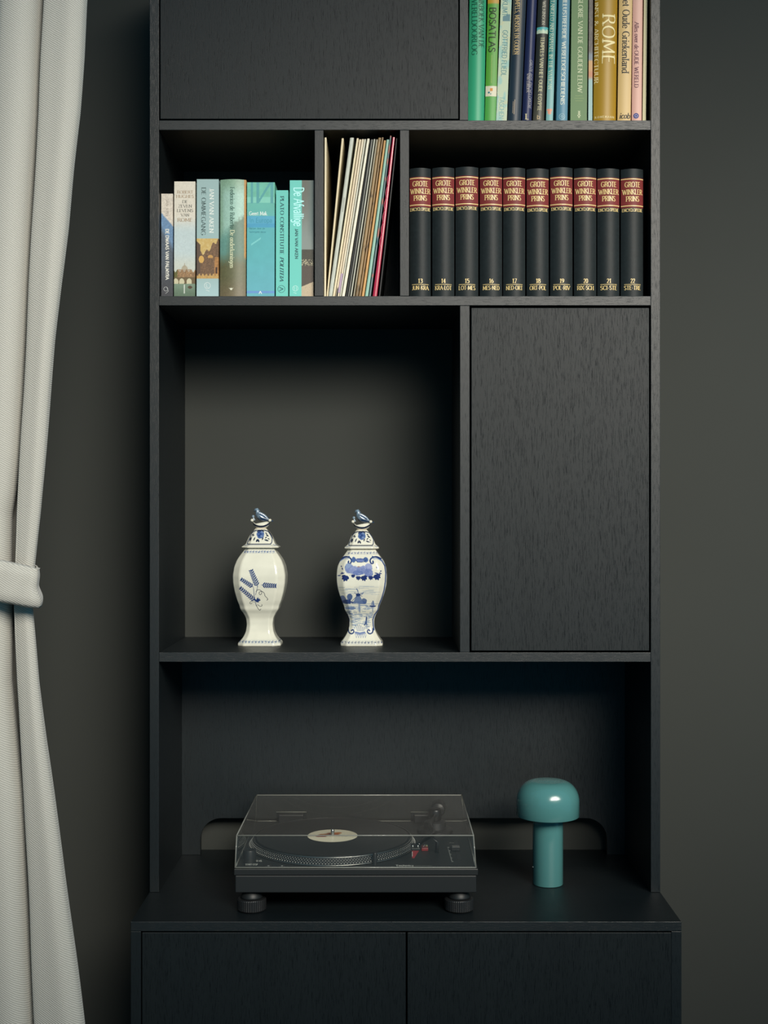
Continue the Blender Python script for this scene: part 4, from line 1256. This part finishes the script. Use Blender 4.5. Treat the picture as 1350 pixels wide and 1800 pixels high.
# ------------------------------------------------------------------ turntable
M_PLINTH = plain('satin_black_plinth', (0.013, 0.015, 0.0155), 0.45, 0.5, noise=.1, nscale=800, raw=True)
M_BLACK = plain('black_plastic', (0.012, 0.013, 0.014), 0.4, 0.5, raw=True)
M_RUBBER = plain('black_rubber', (0.010, 0.0125, 0.0135), 0.5, 0.5, raw=True)
M_SILVER = plain('brushed_aluminium', (0.55, 0.55, 0.52), 0.3, 0.5, 1.0, raw=True)
M_VINYL = plain('vinyl', (0.010, 0.010, 0.010), 0.28, 0.6, raw=True)
M_WHITEINK = plain('white_print', (0.55, 0.56, 0.52), 0.6, raw=True)
M_RED = plain('red_plastic', (0.20, 0.018, 0.022), 0.3, raw=True)
def clear_mat(name, tint, edge=False):
    m = bpy.data.materials.new(name); m.use_nodes = True; nt = m.node_tree
    for n in list(nt.nodes):
        if n.type != 'OUTPUT_MATERIAL': nt.nodes.remove(n)
    out = [n for n in nt.nodes if n.type == 'OUTPUT_MATERIAL'][0]
    tr = nt.nodes.new('ShaderNodeBsdfTransparent'); tr.inputs[0].default_value = (*tint, 1)
    gl = nt.nodes.new('ShaderNodeBsdfGlossy'); gl.inputs['Roughness'].default_value = .04; gl.inputs[0].default_value = (.9, .9, .9, 1)
    mx = nt.nodes.new('ShaderNodeMixShader')
    fr = nt.nodes.new('ShaderNodeFresnel'); fr.inputs['IOR'].default_value = 1.45
    geo = nt.nodes.new('ShaderNodeNewGeometry')
    inv = nt.nodes.new('ShaderNodeMath'); inv.operation = 'SUBTRACT'; inv.inputs[0].default_value = 1.0
    mu = nt.nodes.new('ShaderNodeMath'); mu.operation = 'MULTIPLY'
    nt.links.new(geo.outputs['Backfacing'], inv.inputs[1]); nt.links.new(inv.outputs[0], mu.inputs[0]); nt.links.new(fr.outputs[0], mu.inputs[1])
    nt.links.new(mu.outputs[0], mx.inputs[0])
    if edge:
        df = nt.nodes.new('ShaderNodeBsdfDiffuse'); df.inputs[0].default_value = (.34, .35, .32, 1)
        m2 = nt.nodes.new('ShaderNodeMixShader'); m2.inputs[0].default_value = .55
        nt.links.new(tr.outputs[0], m2.inputs[1]); nt.links.new(df.outputs[0], m2.inputs[2])
        nt.links.new(m2.outputs[0], mx.inputs[1])
    else:
        # faint surface dust scatters a little light
        df = nt.nodes.new('ShaderNodeBsdfDiffuse'); df.inputs[0].default_value = (.5, .5, .45, 1)
        m2 = nt.nodes.new('ShaderNodeMixShader'); m2.inputs[0].default_value = .014
        nt.links.new(tr.outputs[0], m2.inputs[1]); nt.links.new(df.outputs[0], m2.inputs[2])
        nt.links.new(m2.outputs[0], mx.inputs[1])
    nt.links.new(gl.outputs[0], mx.inputs[2]); nt.links.new(mx.outputs[0], out.inputs[0])
    return m
M_ACR = clear_mat('clear_acrylic', (.975, .975, .965)); M_ACE = clear_mat('acrylic_edge', (.8, .8, .77), True)

tx0, tx1, ty0, ty1 = -0.2890, 0.1640, -0.135, 0.236
zp0, zp1 = ZT + .0385, ZC - .6565
tt = empty('turntable', ((tx0 + tx1) / 2, .05, ZT), 'black record player under a clear acrylic dust cover, standing on the sideboard', 'turntable')
tt['label'] = 'black record player under a clear acrylic dust cover, standing on the sideboard'
box('plinth', tx0 + .002, tx1 - .003, ty0 + .001, ty1, zp0, zp1 - .0125, M_RUBBER, tt, .002)
box('top_plate', tx0, tx1, ty0, ty1, zp1 - .0123, zp1, M_PLINTH, tt, .0015)
def foot(x, y):
    f = new_obj('foot', lathe_mesh([(0, .0385), (.011, .0385), (.014, .037), (.0185, .031), (.0205, .026), (.0205, .0235), (0, .0235)], x, y, ZT + .0001, 40), M_RUBBER, tt)
    # knurled ring
    n = 132; prof = [(.024, .0004), (.026, .0015)]
    for i in range(9):
        z = .0025 + i * .0021
        prof += [(.0263, z), (.0268, z + .0006), (.0268, z + .0013), (.0263, z + .0019)]
    prof += [(.0255, .0225), (.022, .0233), (0, .0233)]
    V, F = [], []
    for r, z in prof:
        for k in range(n):
            a = 2 * PI * k / n
            rr = r + (.0005 if (k % 3 == 0 and r > .0262) else -.0001)
            rr = max(rr, .0001)
            V.append((x + rr * math.cos(a), y + rr * math.sin(a), ZT + .0001 + z))
    for i in range(len(prof) - 1):
        for k in range(n): F.append((i * n + k, i * n + (k + 1) % n, (i + 1) * n + (k + 1) % n, (i + 1) * n + k))
    F.append(tuple(range(n))[::-1])
    new_obj('knurled_ring', mesh_from(V, F), M_BLACK, f)
for fx in (-.2585, .1300):
    for fy in (-.110, .200): foot(fx, fy)
# platter
pcx, pcy = -.114, .045
ZP = ZC
pl = new_obj('platter', lathe_mesh([(0, -.6555), (.166, -.6555), (.1665, -.6545), (.1655, -.6535), (.158, -.6425), (.1572, -.6415), (.156, -.6415), (.1555, -.643), (0, -.643)], pcx, pcy, ZC, 128), M_BLACK, tt)
sharp(pl, 25)
for r, z, t in ((.1665, -.6543, .0009), (.1572, -.6418, .0009)):
    new_obj('rim_ring', lathe_mesh([(r - t, z - t * .6), (r, z - t), (r + t * .5, z), (r, z + t * .7), (r - t, z + t * .6)], pcx, pcy, ZC, 128), M_SILVER, pl)
V, F = [], []
for row in range(4):
    t = .17 + row * .22; N_ = 176
    r = .1655 + (.158 - .1655) * t; z = -.6535 + .011 * t; hs = (.0019, .0012, .0015, .0012)[row]
    nr, nz = .826, .563     # outward normal of the slope
    for k in range(N_):
        a = 2 * PI * (k + .5 * (row % 2)) / N_
        c = Vector((pcx + r * math.cos(a), pcy + r * math.sin(a), ZC + z))
        ta = Vector((-math.sin(a), math.cos(a), 0)); up = Vector((-nz * math.cos(a), -nz * math.sin(a), nr)); nn_ = Vector((nr * math.cos(a), nr * math.sin(a), nz))
        o = len(V)
        V += [c + ta * hs * .5, c + up * hs * .5, c - ta * hs * .5, c - up * hs * .5, c + nn_ * hs * .45]
        F += [(o, o + 1, o + 4), (o + 1, o + 2, o + 4), (o + 2, o + 3, o + 4), (o + 3, o, o + 4)]
dots = new_obj('strobe_dots', mesh_from(V, F), plain('strobe_dot', (.8, .8, .74), .35, .5, raw=True), pl); dots['kind'] = 'stuff'
new_obj('slipmat', lathe_mesh([(0, -.6429), (.1525, -.6429), (.1525, -.6418), (0, -.6418)], pcx, pcy, ZC, 96), M_RUBBER, tt)
new_obj('spindle', lathe_mesh([(.0036, -.6429), (.0036, -.630), (.0028, -.6272), (.0012, -.6262), (0, -.6260)], pcx, pcy, ZC, 20), M_SILVER, tt)
# the record itself
rec = empty('vinyl_record', (pcx, pcy, ZC - .6415), 'black vinyl record with a cream centre label lying on the turntable', 'record')
prof = [(.0038, -.6404), (.0505, -.6404)]
rr = .052
while rr < .146:
    prof += [(rr, -.6402), (rr + .0004, -.64035)]; rr += .0012
prof += [(.1485, -.6402), (.1508, -.6405), (.1512, -.6409), (.1505, -.6414), (.0038, -.6414), (.0038, -.6404)]
disc = new_obj('disc', lathe_mesh(prof, pcx, pcy, ZC, 160), M_VINYL, rec)
V, F = [], []
for i in range(27):
    r = .0040 + (.0500 - .0040) * i / 26
    for k in range(96):
        a = 2 * PI * k / 96; V.append((pcx + r * math.cos(a), pcy + r * math.sin(a), ZC - .64005))
for i in range(26):
    for k in range(96): F.append((i * 96 + k, (i + 1) * 96 + k, (i + 1) * 96 + (k + 1) % 96, i * 96 + (k + 1) % 96))
me = mesh_from(V, F); V = np.array(V)
lx, ly = (V[:, 0] - pcx) * 1000, (V[:, 1] - pcy) * 1000
C = np.tile(np.array((244., 236., 208.)), (len(V), 1))
for x, y, rx, ry, c, sd in ((-8, 8, 22, 9, (176, 110, 60), 1), (-18, 2, 14, 7, (196, 140, 60), 2), (2, 18, 14, 8, (186, 96, 56), 3), (-22, -6, 12, 4, (150, 70, 70), 4), (10, 22, 8, 6, (200, 120, 50), 5), (-10, 4, 8, 5, (120, 50, 50), 6)):
    d = np.hypot((lx - x) / rx, (ly - y) / ry) + .5 * (fbm(lx * .25, ly * .25, sd) - .5)
    k = (1 - sstep(.8, 1.05, d))[:, None]; C = C * (1 - k) + np.array(c, float) * k
k = ((abs(ly + lx * .2 - 2) < .9) & (lx > 8) & (lx < 30))[:, None]; C = np.where(k, np.array((110., 120., 150.)), C)
set_col(me, lin(C))
new_obj('centre_label', me, M_PRINT, rec)

def T(px, py, zr):
    s = zr / ((CY - py) * PX); return Vector(((px - CX) * PX * s, D * (s - 1), ZC + zr))
def plane_surf(zr):
    f = lambda px, py: tuple(T(px, py, zr))
    f.flat = True
    return f
ZR = zp1 - ZC
# strobe tower with start lettering, speed buttons
c = T(438.5, 1516, ZR)
tw = new_obj('strobe_tower', lathe_mesh([(.0125, 0), (.0125, .022), (.012, .0235), (.0105, .0238), (.009, .0225), (0, .0225)], c.x, c.y + .003, zp1 - .0002, 40), M_BLACK, tt); sharp(tw, 40)
TS = plane_surf(ZR + .0003)
text_obj('printing', 'START-STOP', (431.5, 1521), 21.5, 2.6, TS, M_WHITEINK, tt, SANSB)
text_obj('printing', '33 45', (449, 1514.6), 11, 2.6, TS, M_WHITEINK, tt, SANSB)
for px in (471.7, 495.5):
    c = T(px, 1523, ZR); box('speed_button', c.x - .0055, c.x + .0055, c.y - .004, c.y + .008, zp1 - .0002, zp1 + .0016, M_BLACK, tt, .0004)
    text_obj('printing', '33' if px < 480 else '45', (px - 1.4, 1522.6), 3.0, 1.4, plane_surf(ZR + .0018), M_WHITEINK, tt, SANSB)
text_obj('brand_name', 'Technics', (695.5, 1522.6), 31.5, 2.3, TS, M_WHITEINK, tt, SANSB)
text_obj('printing', 'QUARTZ DIRECT DRIVE', (729, 1522.6), 30, 1.3, TS, plain('dim_print', (.22, .23, .21), .6, raw=True), tt, SANS)
# target light
c = T(659, 1519, ZR)
new_obj('target_light', lathe_mesh([(.0042, 0), (.0042, .021), (.0036, .0225), (0, .0225)], c.x, c.y, zp1 - .0002, 20), M_BLACK, tt)
# pitch fader
a = T(801, 1478, ZR); b2 = T(801, 1512, ZR)
box('fader_slot', a.x - .004, a.x + .004, b2.y, a.y, zp1 - .0001, zp1 + .0006, M_BLACK, tt)
c = T(801, 1495, ZR)
kn = box('fader_knob', c.x - .0085, c.x + .0085, c.y - .007, c.y + .007, zp1 + .0008, zp1 + .009, M_BLACK, tt, .001)
for dy in (-.0066, .0012):
    box('knob_line', c.x - .0072, c.x + .0072, c.y + dy, c.y + dy + .0016, zp1 + .0091, zp1 + .0094, M_SILVER, kn)
tk = []
for i in range(17):
    t = i / 16; py = 1489 + 25 * t; px = 786.5 + 7.0 * t; L = 3.4 if i % 4 == 0 else 1.6
    tk.append([(px, py), (px + L, py), (px + L, py + .55), (px, py + .55)])
marks('fader_scale', tk, TS, M_WHITEINK, tt)['kind'] = 'stuff'
text_obj('printing', 'PITCH', (790, 1482.6), 8, 1.5, TS, plain('dim_print2', (.3, .3, .28), .6, raw=True), tt, SANS)
# tonearm
pv = Vector((.094, .140, zp1))
ab = new_obj('tonearm_base', lathe_mesh([(.037, 0), (.037, .006), (.035, .008), (.024, .009), (.022, .022), (.016, .024), (0, .024)], pv.x, pv.y, zp1 - .0001, 56), M_BLACK, tt); sharp(ab, 40)
hz = ZC - .622
arm = crom([(pv.x + .006, pv.y + .055, hz + .003), (pv.x, pv.y, hz + .002), (pv.x - .012, pv.y - .075, hz), (pv.x - .008, pv.y - .145, hz - .001), (pv.x - .030, pv.y - .195, hz - .002), (.054, -.084, hz - .003)], 8)
M_ARM = plain('dark_metal', (.05, .052, .055), .3, .6, 1.0, raw=True)
ta = new_obj('tonearm', tube_mesh(arm, .0042, 14), M_ARM, tt)
new_obj('bearing', lathe_mesh([(0, -.012), (.012, -.012), (.0135, -.009), (.0135, .009), (.012, .012), (0, .012)], pv.x, pv.y, hz + .002, 30), M_ARM, ta)
new_obj('counterweight', tube_mesh([(pv.x + .007, pv.y + .036, hz + .003), (pv.x + .0075, pv.y + .040, hz + .003), (pv.x + .0095, pv.y + .064, hz + .003), (pv.x + .010, pv.y + .067, hz + .003)], [.012, .0155, .0155, .013], 30), M_BLACK, ta)
hs = box('headshell', .0400, .0570, -.115, -.078, hz - .006, hz - .0015, M_BLACK, ta, .001)
V = [(.0415, -.1175, hz - .0058), (.0545, -.1175, hz - .0058), (.0455, -.1185, hz - .0195), (.0415, -.1185, hz - .0185), (.0415, -.088, hz - .0058), (.0545, -.088, hz - .0058), (.0500, -.094, hz - .0185), (.0415, -.094, hz - .0185)]
cart = new_obj('cartridge', mesh_from(V, [(0, 3, 2, 1), (4, 5, 6, 7), (0, 1, 5, 4), (1, 2, 6, 5), (2, 3, 7, 6), (3, 0, 4, 7)]), M_RED, ta)
cart['label'] = 'red phono cartridge'
box('cartridge_stripe', .0418, .0426, -.1193, -.1187, hz - .0155, hz - .0065, M_WHITEINK, ta)
for x in (.0432, .0530):
    new_obj('screw', lathe_mesh([(.0022, 0), (.0022, .0012), (.0012, .0022), (0, .0024)], x, -.100, hz - .0015, 14), M_SILVER, ta)
new_obj('arm_rest', tube_mesh([(.092, -.020, zp1), (.092, -.020, zp1 + .020), (.084, -.020, zp1 + .028)], [.004, .0035, .0025], 12), M_BLACK, tt)
c = T(746, 1494, ZR)
sp = box('spare_headshell', c.x - .006, c.x + .007, c.y - .010, c.y + .014, zp1 + .0002, zp1 + .006, M_RED, tt, .001)
marks('headshell_mark', [[(743.5, 1488.4), (744.8, 1488.8), (747.2, 1484.8), (746.4, 1484.2)]], lambda a, b_: tuple(T(a, b_, ZR + .0063)), M_WHITEINK, sp)
box('contact', c.x + .003, c.x + .0066, c.y + .004, c.y + .011, zp1 + .0062, zp1 + .0075, plain('pale_brass', (.35, .36, .2), .4, raw=True), sp)

# dust cover
zc1 = ZC - .5974; zc0 = zp1 + .0003
fb = (-.2870, .1600, -.1315); ft = (-.2850, .1560, -.1235)     # front bottom / top (x0, x1, y)
rb = (-.2870, .1600, .2330); rt = (-.2835, .1530, .2190)
th = .003
def hexa(name, A, B_, mat, parent):
    """A, B_: two quads (lists of 4 points)"""
    V = list(A) + list(B_)
    o = new_obj(name, mesh_from(V, [(0, 1, 2, 3), (7, 6, 5, 4), (0, 4, 5, 1), (1, 5, 6, 2), (2, 6, 7, 3), (3, 7, 4, 0)]), mat, parent)
    bm = bmesh.new(); bm.from_mesh(o.data); bmesh.ops.recalc_face_normals(bm, faces=bm.faces); bm.to_mesh(o.data); bm.free()
    return o
FBL, FBR = Vector((fb[0], fb[2], zc0)), Vector((fb[1], fb[2], zc0))
FTL, FTR = Vector((ft[0], ft[2], zc1)), Vector((ft[1], ft[2], zc1))
RBL, RBR = Vector((rb[0], rb[2], zc0)), Vector((rb[1], rb[2], zc0))
RTL, RTR = Vector((rt[0], rt[2], zc1)), Vector((rt[1], rt[2], zc1))
ix, iy, iz = Vector((th, 0, 0)), Vector((0, th, 0)), Vector((0, 0, th))
top = hexa('dust_cover', [FTL, FTR, RTR, RTL], [FTL - iz, FTR - iz, RTR - iz, RTL - iz], M_ACR, tt)
hexa('front_pane', [FBL, FBR, FTR - iz, FTL - iz], [FBL + iy, FBR + iy, FTR - iz + iy, FTL - iz + iy], M_ACR, top)
hexa('side_pane', [FBL + iy, FTL - iz + iy, RTL - iz, RBL], [FBL + iy + ix, FTL - iz + iy + ix, RTL - iz + ix, RBL + ix], M_ACR, top)
hexa('side_pane', [FBR + iy, FTR - iz + iy, RTR - iz, RBR], [FBR + iy - ix, FTR - iz + iy - ix, RTR - iz - ix, RBR - ix], M_ACR, top)
# rear pane with two hinge notches
def rear(px0, px1, zb):
    x0, x1 = X(px0, .233), X(px1, .233)
    t0, t1 = X(px0, .219), X(px1, .219)
    A_ = [Vector((x0, .233 - .014 * (zb - zc0) / (zc1 - zc0), zb)), Vector((x1, .233 - .014 * (zb - zc0) / (zc1 - zc0), zb)), Vector((x1, .219, zc1 - th)), Vector((x0, .219, zc1 - th))]
    hexa('rear_pane', A_, [v - iy for v in A_], M_ACR, top)
    e = [v.copy() for v in A_[:2]]
    edge_bar('pane_edge', e[0], e[1], .0011)
def edge_bar(name, a, b_, r):
    new_obj(name, tube_mesh([a, b_], r, 8), M_ACE, top)
xl = CX + (rb[0]) / (PX * (1 + .233 / D)); xr = CX + (rb[1]) / (PX * (1 + .233 / D))
rear(xl + 3, 486, zc0); rear(486, 539, zc0 + .0205); rear(539, 722, zc0); rear(722, 776, zc0 + .0205); rear(776, xr - 3, zc0)
for a_, b_ in ((FTL, FTR), (RTL, RTR), (FTL, RTL), (FTR, RTR)): edge_bar('pane_edge', a_, b_, .0012)
for a_, b_ in ((FBL, FTL), (FBR, FTR)): edge_bar('pane_edge', a_ + Vector((0, 0, .001)), b_, .0012)
for a_, b_ in ((FBL, FBR), (RBL, FBL), (FBR, RBR)): edge_bar('pane_edge', a_ + Vector((0, 0, .0012)), b_ + Vector((0, 0, .0012)), .0014)
for a_, b_ in ((RBL, RTL), (RBR, RTR)): edge_bar('pane_edge', a_, b_, .0008)
for px in (512, 749):
    x = X(px, .225)
    box('hinge', x - .026, x + .026, .214, .2355, zp1 + .0002, zp1 + .018, M_BLACK, tt, .002)
x = X(625, .219); box('cover_badge', x - .0132, x + .0132, .2145, .2158, zc0 + .0145, zc0 + .0185, M_BLACK, tt)

# ------------------------------------------------------------------ table lamp
M_TEAL = plain('teal_lacquer', (0.076, 0.228, 0.226), 0.22, 0.5, coat=0.6, raw=True)
lx_, ly_ = X(963, .059), .059
lamp = empty('table_lamp', (lx_, ly_, ZT), 'glossy teal mushroom-shaped table lamp on the right of the sideboard', 'lamp')
prof = [(.0300, .0004), (.0304, .0014), (.0304, .150), (.026, .154), (0, .154)]
st = new_obj('stem', lathe_mesh([(0, .0004)] + prof, lx_, ly_, ZT + .0002, 96), M_TEAL, lamp); sharp(st, 40)
R_ = .0628; H0, H1 = .1365, .2085
prof = [(R_ - .0035, H0 + .002), (R_ - .0028, H0), (R_ - .0008, H0), (R_, H0 + .0012), (R_, .166)]
for i in range(1, 25):
    a_ = i / 24 * PI / 2
    prof.append((R_ * (.40 + .60 * math.cos(a_) ** .92) if i < 24 else R_ * .40, .166 + (H1 - .166 - .0018) * math.sin(a_)))
prof += [(R_ * .3, H1 - .0009), (R_ * .15, H1 - .0002), (0, H1)]
inner = [(0, H1 - .004), (R_ * .4, H1 - .006), (R_ * .75, .190), (R_ - .0045, .168), (R_ - .0035, H0 + .002)]
sh = new_obj('lamp_shade', lathe_mesh(inner[:-1] + prof, lx_, ly_, ZT + .0002, 128), M_TEAL, lamp)
new_obj('touch_switch', lathe_mesh([(0, 0), (.002, 0), (.002, .0012), (0, .0016)], lx_ - .0303, ly_ - .004, ZT + .034, 12), M_SILVER, lamp)

# ------------------------------------------------------------------ curtain
def fabric(name):
    m, nt, bb = mat_new(name)
    L = nt.links
    tc = nt.nodes.new('ShaderNodeTexCoord')
    mp = nt.nodes.new('ShaderNodeMapping'); mp.inputs['Rotation'].default_value = (0, math.radians(-32), 0)
    L.new(tc.outputs['Object'], mp.inputs['Vector'])
    wv = nt.nodes.new('ShaderNodeTexWave'); wv.wave_type = 'BANDS'; wv.bands_direction = 'Z'
    wv.inputs['Scale'].default_value = 100; wv.inputs['Distortion'].default_value = 1.6
    wv.inputs['Detail'].default_value = 2; wv.inputs['Detail Scale'].default_value = 1.2
    L.new(mp.outputs['Vector'], wv.inputs['Vector'])
    n = nt.nodes.new('ShaderNodeTexNoise'); n.inputs['Scale'].default_value = 900; n.inputs['Detail'].default_value = 2
    L.new(tc.outputs['Object'], n.inputs['Vector'])
    ad = nt.nodes.new('ShaderNodeMath'); ad.operation = 'MULTIPLY_ADD'; ad.inputs[1].default_value = .8
    L.new(n.outputs['Fac'], ad.inputs[0]); L.new(wv.outputs['Fac'], ad.inputs[2])
    bp = nt.nodes.new('ShaderNodeBump'); bp.inputs['Strength'].default_value = .45; bp.inputs['Distance'].default_value = .0009
    L.new(ad.outputs[0], bp.inputs['Height']); L.new(bp.outputs['Normal'], bb.inputs['Normal'])
    r = nt.nodes.new('ShaderNodeValToRGB')
    r.color_ramp.elements[0].position = .2; r.color_ramp.elements[0].color = (.37, .365, .33, 1)
    r.color_ramp.elements[1].position = 1.2 / 1.8; r.color_ramp.elements[1].color = (.56, .55, .50, 1)
    sc = nt.nodes.new('ShaderNodeMath'); sc.operation = 'MULTIPLY'; sc.inputs[1].default_value = .55
    L.new(ad.outputs[0], sc.inputs[0]); L.new(sc.outputs[0], r.inputs['Fac'])
    L.new(r.outputs['Color'], bb.inputs['Base Color'])
    bb.inputs['Roughness'].default_value = .9; bb.inputs['Specular IOR Level'].default_value = .15
    bb.inputs['Sheen Weight'].default_value = .2
    return m
M_FAB = fabric('curtain_weave')
YC = -0.35
E_ = ([-140, 0, 100, 200, 300, 400, 500, 600, 700, 800, 905, 997, 1063, 1130, 1200, 1300, 1400, 1500, 1600, 1700, 1800, 1950],
      [168, 152.5, 147, 140, 129, 119.5, 107, 96, 87.5, 79.5, 70.5, 60, 55.5, 62, 68.5, 81, 95, 109, 122, 135.5, 148.5, 160])
B_ = ([-140, 0, 100, 200, 300, 400, 500, 600, 700, 800, 905, 985, 1063, 1110, 1200, 1300, 1400, 1500, 1600, 1800, 1950],
      [84, 78, 73, 69, 63, 57, 51.5, 47, 42, 36, 30, 27.5, 26, 27.5, 31, 36.5, 43, 48, 53, 61.5, 66])
A_ = ([-140, 700, 800, 870, 905, 985, 1063, 1110, 1200, 1300, 1400, 1950],
      [0, 0, 1, 5, 9, 7.5, 5, 7, 10, 5, 1, 0])         # gap between the two folds
rows = 260
pys = np.linspace(-130, 1940, rows)
V = []; ncol = None
for py in pys:
    e = float(np.interp(py, *E_)); bb_ = float(np.interp(py, *B_)); ga = float(np.interp(py, *A_))
    a_ = bb_ - ga
    tie = math.exp(-((py - 1024) / 260.0) ** 2)
    dp = 1 - .45 * tie
    wl = a_ + 150
    ctrl = [(-330, .00), (-260, -.03 * dp), (-200, .05), (a_ - 105, .0 * dp), (a_ - 70, -.022 * dp), (a_ - 42, -.026 * dp), (a_ - 20, -.014 * dp), (a_ - 6, .008), (a_, .034), (a_ + .5, .060),
            ((a_ + bb_) / 2 + .8, .075), (bb_ + 2.5, .05), (bb_ + .6, .012), (bb_ + .2, -.006), (bb_ + 2.2, -.014 * dp), (bb_ + (e - bb_) * .3, -.020 * dp), (bb_ + (e - bb_) * .62, -.024 * dp), (e - (e - bb_) * .12, -.016 * dp), (e - 1.2, -.004), (e, .004), (e - .6, .009), (e - 5, .0095), (e - 14, .007)]
    cr = crom([(c_[0], c_[1]) for c_ in ctrl], 6)
    z = Z(py, YC)
    for i, (px, dy) in enumerate(cr):
        px = px + .5 * math.sin(py * .02 + i * .1)
        V.append((X(px, YC + dy), YC + dy, z))
    ncol = len(cr)
F = [(i * ncol + k, (i + 1) * ncol + k, (i + 1) * ncol + k + 1, i * ncol + k + 1) for i in range(rows - 1) for k in range(ncol - 1)]
me = mesh_from(V, F, True)
cur = new_obj('curtain', me, M_FAB)
cur['label'] = 'off-white woven curtain gathered at the left edge, hanging beside the bookcase'; cur['category'] = 'curtain'
so = cur.modifiers.new('thickness', 'SOLIDIFY'); so.thickness = .0012; so.offset = 1

# tieback band
V = []; nx = 90; nz = 26
loop = []
for i in range(nx):
    t = i / (nx - 1)
    if t < .46: u = t / .46; loop.append((-350 + (61 + 350) * u, -.056 - .012 * math.sin(u * PI)))
    elif t < .54: u = (t - .46) / .08; loop.append((62 + 5.5 * math.sin(u * PI), -.056 + .168 * u))
    else: u = (t - .54) / .46; loop.append((61 - (61 + 350) * u, .112))
for j in range(nz):
    v = j / (nz - 1)
    for i, (px, dy) in enumerate(loop):
        s = (px + 260) / 321
        yt_ = 962 + 36 * max(0, s) ** 1.2 + 0; yb_ = 1034 + 30 * max(0, s) ** 1.3
        tt_ = np.clip((px - 0) / 61, -3, 1)
        yt_ = 985 + 13 * tt_; yb_ = 1052 + 12 * tt_
        py = yt_ + (yb_ - yt_) * v
        rgt = max(0, (px - 40) / 25)
        edge = rgt * (2.2 * math.sin(v * 9) * .5 + 4.8 * sstep(.45, .85, v) * (1 - .5 * sstep(.9, 1, v)) - 1.0)
        rim = -.0035 * math.exp(-((v - .04) / .03) ** 2) - .002 * math.exp(-((v - .95) / .03) ** 2)
        roll = .010 * (abs(2 * v - 1) ** 6) * (1 if dy < 0 else -1)
        V.append((X(px + edge, YC + dy), YC + dy + rim * (1 if dy < 0 else 0) + roll + .0012 * math.sin(px * .16 + v * 5), Z(py, YC)))
F = [(j * nx + i, (j + 1) * nx + i, (j + 1) * nx + (i + 1) % nx, j * nx + (i + 1) % nx) for j in range(nz - 1) for i in range(nx)]
tb = new_obj('curtain_tieback', mesh_from(V, F, True), M_FAB)
tb['label'] = 'off-white fabric tieback band wrapped around the waist of the curtain'; tb['category'] = 'tieback'
so = tb.modifiers.new('thickness', 'SOLIDIFY'); so.thickness = .003; so.offset = 1
